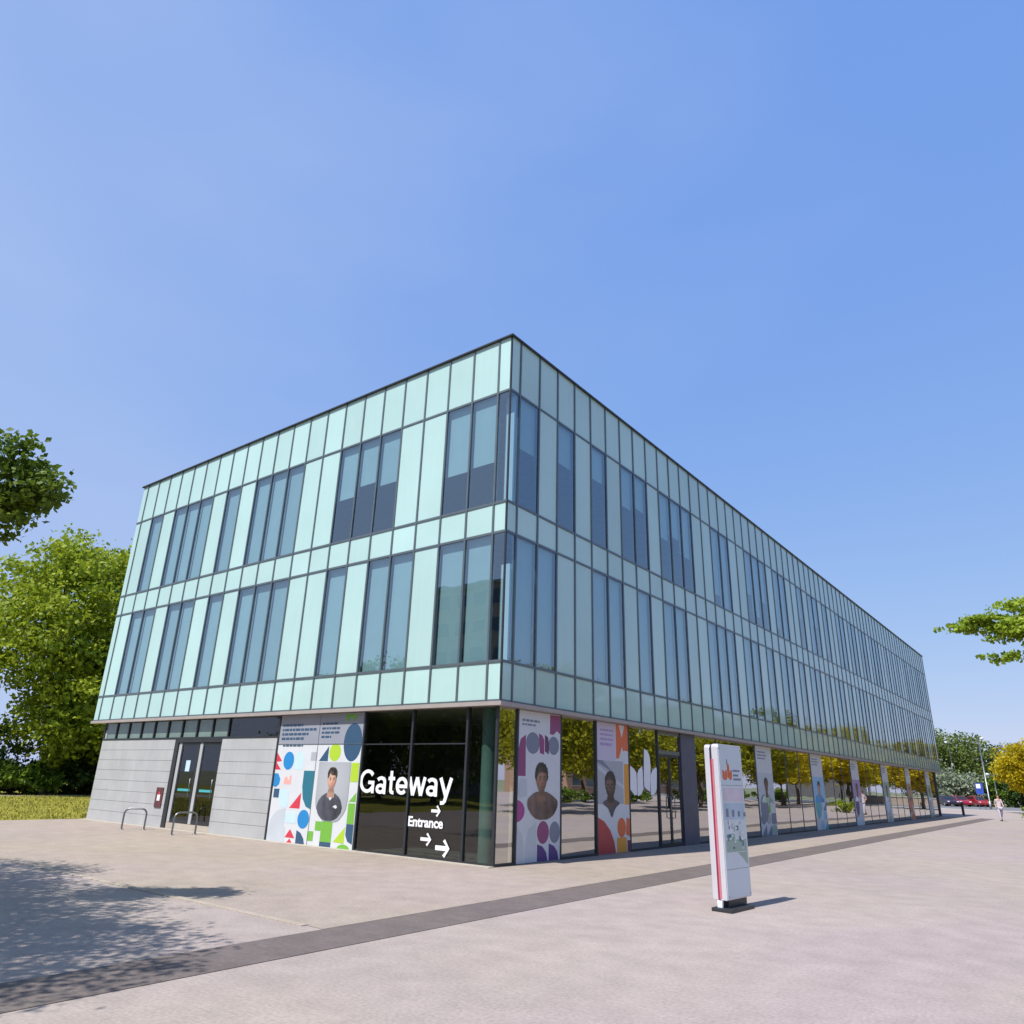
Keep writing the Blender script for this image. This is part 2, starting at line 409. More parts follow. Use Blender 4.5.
for k, (ar, face, i, row, q) in enumerate(wins):
    tf = tA if face == 'A' else tB; bx = bxA if face == 'A' else bxB
    f = blind_for(face, i, row); (a, z0), (b, _), (_, z1), _ = q
    off = rng.uniform(-.12, .12) if f < 1 else 0
    bl = None
    if f > 0:
        zb = max(z0 + .02, z1 - (z1-z0)*f + off*.4)
        bl = (a+.03, b-.03, zb, z1-.02, -.13, -.12)
    if k < 100:
        mb = MB(); pane(mb, tf, q, -.006); o = mb.build('window', M['vision'], B)
        if bl:
            mb = MB(); bx(mb, *bl); mb.build('blind', M['blind'], o)
    else:
        pane(rest, tf, q, -.006)
        if bl: bx(restb, *bl)
o = rest.build('distant_windows', M['vision'], B); tag(o, kind='stuff')
if restb.v: restb.build('distant_blinds', M['blind'], o)
rest = MB()
for k, (ar, face, i, r, q) in enumerate(span):
    bx = bxA if face == 'A' else bxB
    (a, z0), (b, _), (_, z1), _ = q
    mb = rest if k >= 100 else MB()
    bx(mb, a+.004, b-.004, z0+.004, z1-.004, -.04, -.004)
    ax = 1 if face == 'A' else 0; sg = -1 if face == 'A' else 1; e0, e1 = rng.uniform(-.0025, .0025), rng.uniform(-.0025, .0025)
    for j in range(len(mb.v)-8, len(mb.v)):
        v_ = list(mb.v[j])
        v_[ax] += sg*((e0 if v_[1-ax] > (min(a, b)+max(a, b))/2 else -e0) + (e1 if v_[2] > (z0+z1)/2 else -e1)); mb.v[j] = tuple(v_)
    if k < 100: mb.build('spandrel_panel', M['spandrel'], B)
tag(rest.build('distant_spandrel_panels', M['spandrel'], B), kind='stuff')
for u in mA:
    mb = MB(); bxA(mb, u-.027, u+.027, Z[0], Z[5], -.07, .024); mb.build('mullion', M['mullion'], B)
for u in mB:
    mb = MB(); bxB(mb, u-.027, u+.027, Z[0], Z[5], -.07, .024); mb.build('mullion', M['mullion'], B)
mb = MB(); mb.box(-.03, .012, -.012, .03, Z[0], Z[5]); mb.build('corner_mullion', M['darkframe'], B)
for z in Z[:5]:
    mb = MB(); bxA(mb, -W, .0, z-.03, z+.03, -.06, .018)
    mb.build('transom', M['mullion'], B)
    mb = MB(); bxB(mb, .0135, LB, z-.03, z+.03, -.06, .018)
    mb.build('transom', M['mullion'], B)
mb = MB()
mb.box(-W-.08, .07, -.07, .25, Z[5]-.01, Z[5]+.035); mb.box(-.25, .07, .25, LB+.07, Z[5]-.01, Z[5]+.035)
mb.box(-W-.08, -W+.25, .25, LB+.07, Z[5]-.01, Z[5]+.035); mb.box(-W+.25, -.25, LB-.25, LB+.07, Z[5]-.01, Z[5]+.035)
mb.build('roof_coping', M['darkframe'], B)
mb = MB(); mb.box(-W+.1, -.1, .1, LB-.1, 12.5, 12.7); mb.build('roof', M['roof'], B)
# other two sides
mb = MB(); mb.box(-W, -W+.04, .05, LB, Z[0], Z[5]-.03); mb.box(-W+.04, -.05, LB-.04, LB, Z[0], Z[5]-.03)
mb.build('rear_wall', M['spandrel'], B)
# fascia and soffit
mb = MB(); mb.box(-W-.03, .075, -.075, .16, 3.315, 3.405); mb.box(-.2, .075, .16, LB+.03, 3.315, 3.405)
mb.build('fascia', M['fascia'], B)
mb = MB(); mb.box(-W, -.2, .16, LB, 3.33, 3.39); mb.build('soffit', M['fascia'], B)
# insides
for z in (3.6, 7.62, 11.6):
    mb = MB(); mb.box(-W+.15, -.24, .24, LB-.15, z, z+.3); mb.build('floor_slab', M['slab'], B)
mb = MB(); mb.box(-14.5, -5.2, 5.5, 54, 3.9, 7.62); mb.box(-14.5, -5.2, 5.5, 54, 7.92, 11.6); mb.build('core_wall', M['interior'], B)
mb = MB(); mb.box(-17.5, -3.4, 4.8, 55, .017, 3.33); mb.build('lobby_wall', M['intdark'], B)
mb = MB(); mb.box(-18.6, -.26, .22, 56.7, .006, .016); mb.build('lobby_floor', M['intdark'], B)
for z0, z1 in ((Z[1]+.04, Z[2]-.75), (Z[3]+.04, Z[4]-.04)):
    mb = MB(); mb.box(-.36, -.08, .30, .37, z0, z1); mb.build('corner_pier', M['white'], B)

# ---- ground floor, side A (plane y = .12)
YA = .12
gA = lambda u, v, d: (u, YA - d, v)
def bga(mb, u0, u1, z0, z1, d0, d1, m=None): return mb.box(u0, u1, YA-d1, YA-d0, z0, z1, m)
def boards(x0, x1):
    mb = MB(); n = 8; hgt = 2.70/n
    bga(mb, x0+.01, x1-.01, .01, 2.70, -.15, -.02, M['joint'])
    for k in range(n):
        bga(mb, x0, x1, .012+k*hgt, (k+1)*hgt+.003, -.02, .0, M['board'])
    mb.build('board_wall', None, B)
boards(-18.88, -13.72); boards(-11.0, -8.22)
mb = MB(); mb.box(-18.86, -18.7, YA+.03, 40, .01, 3.315); mb.build('side_wall', M['board'], B)
# strip of high windows above the boards
for k in range(9):
    x0 = -18.86 + k*.9
    mb = MB(); pane(mb, gA, [(x0+.02, 2.76), (x0+.88, 2.76), (x0+.88, 3.30), (x0+.02, 3.30)], -.03); o = mb.build('clerestory_pane', M['shop'], B)
    mb = MB(); bga(mb, x0+.03, x0+.87, 2.77, 3.29, -.07, -.06); mb.build('blind', M['clere'], o)
mb = MB(); pane(mb, gA, [(-10.74, 2.76), (-8.22, 2.76), (-8.22, 3.30), (-10.74, 3.30)], -.03); o = mb.build('clerestory_pane', M['shop'], B)
mb = MB(); bga(mb, -10.72, -8.24, 2.77, 3.29, -.3, -.29); mb.build('backing', M['intdark'], o)  # dark sheet added behind the glass so this pane looks unlit inside
mb = MB()
bga(mb, -18.88, -8.2, 2.705, 2.76, -.1, .012)
for k in range(10): bga(mb, -18.88+k*.9, -18.82+k*.9, 2.762, 3.313, -.1, .01)
mb.build('clerestory_frame', M['darkframe'], B)
# double door
D = MB()
bga(D, -13.72, -13.50, .0, 2.70, -.12, .014); bga(D, -13.50, -11.0, 2.60, 2.703, -.12, .014)
D.build('door_frame', M['darkframe'], B)
mb = MB(); bga(mb, -13.5, -11.0, .0, .19, -.12, -.03); mb.build('door_step', M['kerb'], B)
for x0, x1 in ((-13.48, -12.27), (-12.23, -11.02)):
    mb = MB(); bga(mb, x0, x0+.16, .20, 2.59, -.085, -.025); st_ = mb
    mb = MB(); bga(mb, x1-.07, x1, .20, 2.59, -.09, -.03)
    bga(mb, x0+.16, x1-.07, .20, .30, -.09, -.03); bga(mb, x0+.16, x1-.07, 2.50, 2.59, -.09, -.03)
    bga(mb, x0+.16, x1-.07, 1.00, 1.06, -.09, -.03)
    d = mb.build('door', M['darkframe'], B); st_.build('door_stile', M['board'], d)
    mb = MB(); pane(mb, gA, [(x0+.16, .3), (x1-.07, .3), (x1-.07, 2.5), (x0+.16, 2.5)], -.06); mb.build('door_glass', M['shop'], d)
    mb = MB(); bga(mb, x0+.3, x1-.2, 1.13, 1.20, -.055, -.05); mb.build('safety_strip', P['aqua'], d)
    mb = MB(); mb.tube([(x1-.13, YA+.03, .95), (x1-.13, YA-.03, .95), (x1-.13, YA-.03, 1.5), (x1-.13, YA+.03, 1.5)], .014); mb.build('handle', M['steel'], d)
mb = MB(); bga(mb, -12.95, -12.70, 1.72, 2.05, -.058, -.054); mb.build('door_notice', P['pale'], B)
# jamb, glazing of the corner
mb = MB(); bga(mb, -8.20, -8.13, 0, 3.315, -.1, .014); mb.build('jamb', M['darkframe'], B)
mb = MB(); bga(mb, -8.12, -4.60, .03, 3.31, -.08, -.03); mb.build('mural_backing', M['intdark'], B)
segA = [(-4.53, -2.84), (-2.78, -1.07), (-1.01, -.20)]
for a, b in segA:
    mb = MB(); pane(mb, gA, [(a, .05), (b, .05), (b, 3.31), (a, 3.31)], -.03); mb.build('shopfront_pane', M['shop'], B)
for u in (-4.56, -2.81, -1.04):
    mb = MB(); bga(mb, u-.03, u+.03, .0, 3.313, -.1, .012); mb.build('shopfront_mullion', M['darkframe'], B)
mb = MB(); bga(mb, -4.53, -.2, .0, .05, -.1, .01); mb.build('shopfront_sill', M['darkframe'], B)
mb = MB(); bga(mb, -4.53, -1.07, 2.49, 2.52, -.06, -.024); mb.build('shopfront_transom', M['darkframe'], B)
mb = MB(); mb.box(-.20, -.138, YA-.012, YA+.05, 0, 3.313); mb.build('corner_post', M['darkframe'], B)
mb = MB(); mb.lathe([(.17, .01), (.17, 3.32)], (-.78, .62, 0), n=24); mb.build('corner_glass_strip', M['teal_strip'], B)  # round shape added in place of the green glass edge at the corner
mb = MB(); mb.box(-.45, -.37, 1.02, 1.12, .01, 3.32); mb.build('lobby_post', M['cream'], B)

# ---- ground floor, side B (plane x = -.15)
XB = -.15
gB = lambda u, v, d: (XB + d, u, v)
def bgb(mb, u0, u1, z0, z1, d0, d1, m=None): return mb.box(XB+d0, XB+d1, u0, u1, z0, z1, m)
def glassB(a, b, z0=.06, z1=3.31, name='shopfront_pane', par=None):
    mb = MB(); pane(mb, gB, [(a, z0), (b, z0), (b, z1), (a, z1)], -.03); return mb.build(name, M['shopB'], par or B)
bays = []
piers = [(16.45, 18.25), (23.65, 25.45), (30.85, 32.45), (38.15, 39.8), (45.4, 46.9), (52.95, 54.7)]
glassB(.17, .87); glassB(2.71, 4.37); glassB(6.19, 8.0)
prev = 10.75
for a, b in piers + [(56.7, 57)]:
    n = max(1, round((a - prev)/1.8)); s = (a - prev)/n
    for k in range(n):
        glassB(prev + k*s + .03, prev + (k+1)*s - .03)
        if k: bays.append(prev + k*s)
    bays += [prev, a]; prev = b
for u in [.885, 2.69, 4.39, 6.17, 8.02] + bays:
    hw = .028 if u < 8.5 else .016
    mb = MB(); bgb(mb, u-hw, u+hw, 0, 3.313, -.09, .012 if u < 8.5 else -.016); mb.build('shopfront_mullion', M['darkframe'] if u < 8.5 else M['mullion'], B)
mb = MB()
sills = [(.17, .85), (2.72, 4.36), (6.2, 7.99), (10.78, 16.42)]; pv = 18.28
for a, b in piers[1:] + [(56.7, 57)]: sills.append((pv, a-.03)); pv = b+.03
for a, b in sills:
    mb = MB(); bgb(mb, a, b, .0, .055, -.09, .008); mb.build('shopfront_sill', M['darkframe'], B)
for a, b in [(.91, 2.66), (4.42, 6.14)] + piers:
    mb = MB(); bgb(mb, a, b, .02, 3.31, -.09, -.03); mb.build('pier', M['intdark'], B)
# entrance: glazed double door, header and dark pillar
mb = MB(); bgb(mb, 8.05, 9.55, 2.62, 2.74, -.09, .0); bgb(mb, 8.05, 9.55, 3.2, 3.31, -.09, .0); mb.build('entrance_header', M['steel'], B)
glassB(8.05, 9.55, 2.74, 3.2, 'entrance_fanlight')
for a, b in ((8.06, 8.79), (8.81, 9.54)):
    mb = MB(); bgb(mb, a, a+.05, .02, 2.61, -.06, -.01); bgb(mb, b-.05, b, .02, 2.61, -.06, -.01)
    bgb(mb, a+.05, b-.05, .02, .12, -.06, -.01); bgb(mb, a+.05, b-.05, 2.55, 2.61, -.06, -.01)
    d = mb.build('door', M['darkframe'], B); glassB(a+.05, b-.05, .12, 2.55, 'door_glass', d)
    hy = b-.12 if a < 8.5 else a+.12
    mb = MB(); mb.tube([(XB-.03, hy, .8), (XB+.05, hy, .8), (XB+.05, hy, 1.4), (XB-.03, hy, 1.4)], .015); mb.build('handle', M['steel'], d)
mb = MB(); bgb(mb, 9.6, 10.7, .0, 3.31, -.3, .03); mb.build('entrance_pillar', mat('slate_blue_metal_panel', (.085, .088, .12), .5, .2), B, bevel=.01)
# open far end: columns and set-back wall
for y in (57.3, 58.7):
    mb = MB(); mb.lathe([(.16, 0), (.16, 3.32)], (-.45, y, 0), n=16); mb.build('column', M['darkframe'], B)
mb = MB(); mb.box(-18.7, -.3, 56.75, 56.9, .01, 3.315); mb.build('end_wall', M['board'], B)
mb = MB(); mb.box(-18.7, -18.55, 40, 56.7, .01, 3.315); mb.build('side_wall', M['board'], B)

# ------------------------------------------------------------------ lettering helper
def text_obj(name, body, tf_box, m, parent, face, bold=.0, depth=.006, d=.004, spacing=1.0):
    """tf_box = (u0,u1,v0,v1): the ink box of the word on the face; face gives (u,v,d) -> point"""
    cu = bpy.data.curves.new('lettering', 'FONT'); cu.body = body; cu.size = 1; cu.offset = bold; cu.extrude = .02
    cu.space_character = spacing; cu.resolution_u = 6
    tmp = bpy.data.objects.new('lettering', cu); col.objects.link(tmp)
    dg = bpy.context.evaluated_depsgraph_get(); me = bpy.data.meshes.new_from_object(tmp.evaluated_get(dg))
    bpy.data.objects.remove(tmp); bpy.data.curves.remove(cu)
    xs = [v.co.x for v in me.vertices]; ys = [v.co.y for v in me.vertices]
    x0, x1, y0, y1 = min(xs), max(xs), min(ys), max(ys); u0, u1, v0, v1 = tf_box
    for v in me.vertices:
        u = u0 + (v.co.x-x0)/(x1-x0)*(u1-u0); q = v0 + (v.co.y-y0)/(y1-y0)*(v1-v0)
        v.co = face(u, q, d + (depth if v.co.z > 0 else 0))
    me.materials.clear(); me.materials.append(m)
    bm = bmesh.new(); bm.from_mesh(me); bmesh.ops.recalc_face_normals(bm, faces=bm.faces); bm.to_mesh(me); bm.free()
    me.name = name
    return link(bpy.data.objects.new(name, me), parent)

# big white wording on the corner glass
S = empty('window_lettering', (0, 0, 0), 'white Gateway lettering with Entrance and arrows on the dark corner glass', 'sign')
def arc(cx, cy, rx, ry, a0, a1, n=18): return [(cx+rx*math.cos(R(a0+(a1-a0)*i/n)), cy+ry*math.sin(R(a0+(a1-a0)*i/n))) for i in range(n+1)]
GLYPH = {  # plain grotesque letters as centre lines, x-height 1
 'G': (1.44, [arc(.70, .69, .56, .57, 38, 322), [(1.20, .02), (1.20, .62)], [(.78, .62), (1.31, .62)]]),
 'a': (1.00, [arc(.42, .29, .29, .19, 0, 360), [(.76, 0), (.76, .70)], arc(.45, .66, .31, .23, 0, 152)]),
 't': (.70, [[(.30, 1.30), (.30, .26)], arc(.50, .26, .20, .155, 180, 285), [(.06, .88), (.60, .88)]]),
 'e': (1.02, [arc(.49, .5, .37, .39, 0, 318), [(.14, .47), (.965, .47)]]),
 'w': (1.40, [[(.10, 1), (.385, .02)], [(.385, .02), (.70, .98)], [(.70, .98), (1.015, .02)], [(1.015, .02), (1.30, 1)]]),
 'y': (1.0, [[(.10, 1), (.52, .06)], [(.90, 1), (.46, -.20), (.36, -.30), (.14, -.31)]])}
def big_word(word, u0, u1, base, xh, wt=.225):
    sx = (u1-u0)/sum(GLYPH[c][0] for c in word); u = u0
    for c in word:
        adv, strokes = GLYPH[c]; mb = MB()
        for k, ln in enumerate(strokes):
            L_, R_ = [], []; n = len(ln); closed = ln[0] == ln[-1] or (Vector(ln[0])-Vector(ln[-1])).length < 1e-6
            for i, p in enumerate(ln):
                a = ln[i-1] if i else (ln[-2] if closed else ln[0]); b = ln[i+1] if i < n-1 else (ln[1] if closed else ln[-1])
                t_ = Vector((b[0]-a[0], b[1]-a[1])).normalized(); nn = Vector((-t_.y, t_.x))*(wt*(.5 if abs(t_.y) > .5 else .43))
                L_.append((p[0]+nn.x, p[1]+nn.y)); R_.append((p[0]-nn.x, p[1]-nn.y))
            for i in range(n-1):
                q = [L_[i], R_[i], R_[i+1], L_[i+1]]
                mb.prism([(u+x*sx, base+y*xh) for x, y in q], gA, -.010, -.006+.0001*k)
        mb.build('letter', M['white'], S, fix=True); u += adv*sx
big_word('Gateway', -4.56, -1.41, 1.335, .415)
text_obj('small_word', 'Entrance', (-2.74, -1.64, .665, .885), M['white'], S, gA, .03, .003, -.010, .97)
def arrow(cx, cz, w_, h_):
    t = h_*.13; a = [(-w_/2, -t), (w_/2-h_*.28, -t), (w_*.02, -h_*.38), (w_*.02+h_*.16, -h_*.5), (w_/2, 0), (w_*.02+h_*.16, h_*.5), (w_*.02, h_*.38), (w_/2-h_*.28, t), (-w_/2, t)]
    mb = MB(); mb.prism([(cx+x, cz+y) for x, y in a], gA, -.010, -.006); mb.build('arrow', M['white'], S)
arrow(-1.88, 1.03, .29, .25); arrow(-2.14, .42, .34, .28); arrow(-1.62, .27, .43, .38)

# white emblem on the entrance glass
TUL = [[(6.27, 2.23), (6.49, 2.14), (6.62, 2.05), (6.64, 1.83), (6.63, 1.45), (6.48, 1.44), (6.33, 1.54), (6.23, 1.59)],
       [(6.95, 2.22), (7.01, 2.14), (7.02, 1.76), (7.03, 1.62), (6.89, 1.47), (6.72, 1.42), (6.66, 1.45), (6.68, 2.02), (6.77, 2.13)],
       [(7.14, 2.73), (7.33, 2.68), (7.43, 2.60), (7.49, 2.5), (7.52, 2.23), (7.49, 1.85), (7.43, 1.54), (7.24, 1.6), (7.09, 1.67), (7.07, 1.84)],
       [(7.89, 2.24), (7.92, 2.16), (7.87, 1.62), (7.77, 1.51), (7.62, 1.44), (7.47, 1.45), (7.52, 2.0), (7.63, 2.14)]]
E_ = empty('window_emblem', (0, 0, 0), 'white emblem of four upright petals stuck on the glass beside the entrance', 'emblem')
for p in TUL:
    mb = MB(); mb.prism(p, gB, -.02, -.012); mb.build('petal', M['white'], E_, fix=True)

# ------------------------------------------------------------------ printed posters
def ell(x0, x1, z0, z1, n=28, a0=0, a1=360):
    cx, cz = (x0+x1)/2, (z0+z1)/2
    c = range(n) if a1-a0 == 360 else range(n+1)
    return [(cx+(x1-x0)/2*math.cos(R(a0+(a1-a0)*i/n)), cz+(z1-z0)/2*math.sin(R(a0+(a1-a0)*i/n))) for i in c]
def rc(x0, x1, z0, z1): return [(x0, z0), (x1, z0), (x1, z1), (x0, z1)]
def smooth(poly, n=4):
    out = []; L_ = len(poly)
    for i in range(L_):
        p0, p1, p2, p3 = (Vector((*poly[(i+k-1) % L_], 0)) for k in range(4))
        for j in range(n):
            t = j/n
            q = .5*((2*p1) + (p2-p0)*t + (2*p0-5*p1+4*p2-p3)*t*t + (3*p1-p0-3*p2+p3)*t**3)
            out.append((q.x, q.y))
    return out
for k_ in ('skin', 'skindark', 'shirt', 'brown'):
    P['photo_' + k_] = mat('photo_print_' + k_, PAL[k_], .5, 0, .32, 7)
P['photo_hair'] = mat('photo_print_hair', PAL['hair'], .5, 0, .6, 14)
def poster(name, label, face, box_, shapes, paper='paper', d=.0, extra=()):
    u0, u1, z0, z1 = box_
    t = empty(name, (0, 0, 0), label, 'poster')
    mb = MB(); mb.prism(rc(u0, u1, z0, z1), face, d-.02, d, P[paper]); mb.build('backing', None, t, fix=True)
    mb = MB()
    for k, (c, p) in enumerate(shapes):
        p = [(min(max(a, u0+.004), u1-.004), min(max(b, z0+.004), z1-.004)) for a, b in p]
        mb.prism(p, face, d+.0005, d+.001+.00015*k, P[c])
    mb.build('printed_shapes', None, t, fix=True)
    return t
def inside(poly, X, Y):
    r_ = np.zeros(X.shape, bool); n = len(poly)
    for i in range(n):
        (x0, y0), (x1, y1) = poly[i], poly[(i+1) % n]
        if y0 == y1: continue
        r_ ^= ((y0 > Y) != (y1 > Y)) & (X < (x1-x0)*(Y-y0)/(y1-y0)+x0)
    return r_
_pm = {}
def print_mat():
    if 'm' not in _pm:
        m, nt, N, L, out = new_mat('photographic_print')
        p = N.new('ShaderNodeBsdfPrincipled'); p.inputs['Roughness'].default_value = .4
        at = N.new('ShaderNodeAttribute'); at.attribute_name = 'ink'
        L.new(at.outputs['Color'], p.inputs['Base Color']); L.new(p.outputs[0], out.inputs['Surface']); _pm['m'] = m
    return _pm['m']
def soft(a, lo, hi): 
    t = np.clip((a-lo)/(hi-lo), 0, 1); return t*t*(3-2*t)
def portrait(t, face, d, bg_, bgbox, head, hair, shoulders, collar, c_skin, c_hair, c_shirt, mark=None, beard=False, tee=None, glasses=False, turn=0.0, step=.016):
    """a printed photograph: a fine grid of ink dots, its tones computed like a studio portrait"""
    sh = smooth(shoulders); x0, x1, z0, z1 = head; cx, cz = (x0+x1)/2, (z0+z1)/2; rw, rh = (x1-x0)/2, (z1-z0)/2
    allp = sh + [(x0-.1, z0), (x1+.1, z1+.16)] + (bgbox or [])
    ua, ub = min(p[0] for p in allp), max(p[0] for p in allp); va, vb = min(p[1] for p in allp), max(p[1] for p in allp)
    nu, nv_ = int((ub-ua)/step)+1, int((vb-va)/step)+1
    U, V = np.meshgrid(np.linspace(ua, ub, nu), np.linspace(va, vb, nv_))
    rs = np.random.RandomState(int(abs(cx)*100)); 
    def noise(k):
        g = rs.normal(size=(k+2, k+2)); yi = np.linspace(0, k, nv_); xi = np.linspace(0, k, nu)
        y_, x_ = np.floor(yi).astype(int), np.floor(xi).astype(int); fy, fx = (yi-y_)[:, None], (xi-x_)[None]
        return (g[y_][:, x_]*(1-fy)*(1-fx)+g[y_+1][:, x_]*fy*(1-fx)+g[y_][:, x_+1]*(1-fy)*fx+g[y_+1][:, x_+1]*fy*fx)
    C = np.zeros(U.shape+(3,)); mask = np.zeros(U.shape, bool)
    def put(w_, c):
        nonlocal C
        C = C*(1-w_[..., None]) + np.array(c)*np.ones(3)*w_[..., None] if np.ndim(c) < 3 else C*(1-w_[..., None]) + c*w_[..., None]
    if bgbox:
        mask |= inside(smooth(bgbox) if len(bgbox) > 5 else bgbox, U, V); b_ = np.array(PAL[bg_])
        C[:] = b_*(1+.16*soft(-((U-cx)**2+(V-cz)**2), -.7, 0)-.1)[..., None]
    # clothes: folds and side light
    S_ = inside(sh, U, V); mask |= S_; side = (U-cx)/max(.2, (ub-ua)/2)
    fold = np.sin((U-cx)*17+noise(6)*1.2+(V-va)*5)*.16 + noise(14)*.08
    k_ = np.clip(1.15-.55*side + fold*1.3 + .35*soft(V, z0-.35, z0-.05), .35, 2.0)
    put(S_*1.0, np.array(PAL[c_shirt])[None, None]*k_[..., None])
    if tee:
        put((inside(tee, U, V))*1.0, np.array((.62, .62, .64))*np.ones(U.shape+(3,)))
    # neck
    N_ = (abs(U-cx-turn*.3) < rw*.55+.05*soft(-(V-z0), -.1, .12)) & (V > z0-.17) & (V < cz)
    if collar: N_ |= inside(collar, U, V)
    mask |= N_; sk = np.array(PAL[c_skin])
    put(N_*1.0, sk[None, None]*(np.clip(.72-.25*side, .3, 1)-.22*soft(-abs(V-z0+.0), -.09, 0))[..., None])
    # head as a lit egg
    ex = (U-cx)/(rw*(1-.14*soft(cz-V, 0, rh))); ey = (V-cz)/rh; q = ex**2+ey**2; H_ = q < 1
    nz = np.sqrt(np.clip(1-q, 0, 1)); lit = np.clip(-.42*ex+.38*ey+.80*nz, 0, 1.2)
    E_l = (((U-cx)/(rw*1.10))**2+((V-cz+.02)/(rh*.22))**2 < 1); mask |= H_ | E_l
    put((E_l & ~H_)*1.0, sk*.75)
    col = sk[None, None]*(.45+.75*lit)[..., None]*(1+noise(20)*.04)[..., None]
    col = col*(1+np.array([.10, -.04, -.04])*soft(-abs(V-cz+rh*.22), -.12, 0)[..., None])
    put(H_*1.0, col)
    fx_ = cx+turn
    def blob(x, z, a, b, c, st=1.0): put(st*soft(-(((U-x)/a)**2+((V-z)/b)**2), -1.25, -.35)*H_, c)
    for sgn in (-1, 1):
        xe = fx_+sgn*rw*.40
        blob(xe, cz+rh*.06, rw*.27, rh*.13, sk*.50, .75)
        blob(xe, cz+rh*.04, rw*.17, rh*.06, (.42, .40, .38) if c_skin == 'skin' else (.25, .22, .2), .8); blob(xe, cz+rh*.04, rw*.085, rh*.06, (.02, .015, .012), .95)
        blob(xe, cz+rh*.22, rw*.28, rh*.055, np.array(PAL[c_hair])*1.2, .85)
    blob(fx_+rw*.12, cz-rh*.12, rw*.10, rh*.28, sk*.55, .55); blob(fx_-rw*.02, cz-rh*.14, rw*.08, rh*.24, sk*1.25, .5)
    blob(fx_, cz-rh*.30, rw*.20, rh*.06, sk*.42, .7)
    blob(fx_, cz-rh*.52, rw*.34, rh*.055, (sk*np.array([.75, .42, .42])), .9); blob(fx_, cz-rh*.53, rw*.33, rh*.018, sk*.25, .8); blob(fx_, cz-rh*.66, rw*.2, rh*.05, sk*.6, .5)
    if beard:
        w_ = soft(-ey + abs(ex)*.35, .28, .55)*H_*(1-soft(-(((U-fx_)/(rw*.26))**2+((V-cz+rh*.52)/(rh*.08))**2), -1.2, -.5)); put(w_*.9, np.array(PAL[c_hair])*1.3)
        Bd = ((U-cx)/(rw*.75))**2+((V-z0-.02)/(rh*.38))**2 < 1; Bd &= V < z0+.1; mask |= Bd; put(Bd*.95, np.array(PAL[c_hair])*(1.2+.3*noise(30))[..., None])
    if glasses:
        for sgn in (-1, 1):
            e_ = np.sqrt(((U-fx_-sgn*rw*.42)/(rw*.33))**2+((V-cz-rh*.05)/(rh*.19))**2); put((abs(e_-1) < .16)*.95, (.02, .02, .02))
    # hair
    hx0, hx1, hz0, hz1 = hair; hc, hr = (hx0+hx1)/2, (hx1-hx0)/2
    line = cz+rh*.52-.35*rh*np.clip(abs(U-fx_)/rw-.62, 0, 1)*3 + noise(24)*.018
    Hr = (((U-hc)/hr)**2+((V-(hz0+hz1)/2)/((hz1-hz0)/2))**2 < 1+noise(26)*.06) & ((V > line) | (q > 1.0)); Hr &= V > hz0+.02
    mask |= Hr; put(Hr*1.0, np.array(PAL[c_hair])[None, None]*(1+1.7*soft(lit, .5, 1.15)+.5*noise(34))[..., None].clip(.4, 4))
    if mark: put(inside(mark, U, V)*1.0, (.6, .6, .6))
    C = np.clip(C, .004, .9)
    M_ = mask[:-1, :-1] & mask[1:, :-1] & mask[:-1, 1:] & mask[1:, 1:]
    vs = [tuple(face(float(U[i, j]), float(V[i, j]), d+.003)) for i in range(nv_) for j in range(nu)]
    fs = [(i*nu+j, i*nu+j+1, (i+1)*nu+j+1, (i+1)*nu+j) for i in range(nv_-1) for j in range(nu-1) if M_[i, j]]
    me = bpy.data.meshes.new('portrait'); me.from_pydata(vs, [], fs); me.materials.append(print_mat())
    at = me.color_attributes.new('ink', 'FLOAT_COLOR', 'POINT')
    at.data.foreach_set('color', np.concatenate([C.reshape(-1, 3), np.ones((nu*nv_, 1))], 1).astype(np.float32).ravel())
    link(bpy.data.objects.new('portrait', me), t)
def wording(t, face, rows, c, d):
    """rows of short words too small to read in the photograph"""
    mb = MB(); rg = random.Random(3)
    for u0, u1, z, hgt in rows:
        u = u0
        while u < u1-.03:
            wd = rg.uniform(.07, .2); e = min(u+wd, u1)
            mb.prism(rc(u, e, z, z+hgt), face, d, d+.001, P[c]); u = e+.035
    mb.build('wording', None, t, fix=True)

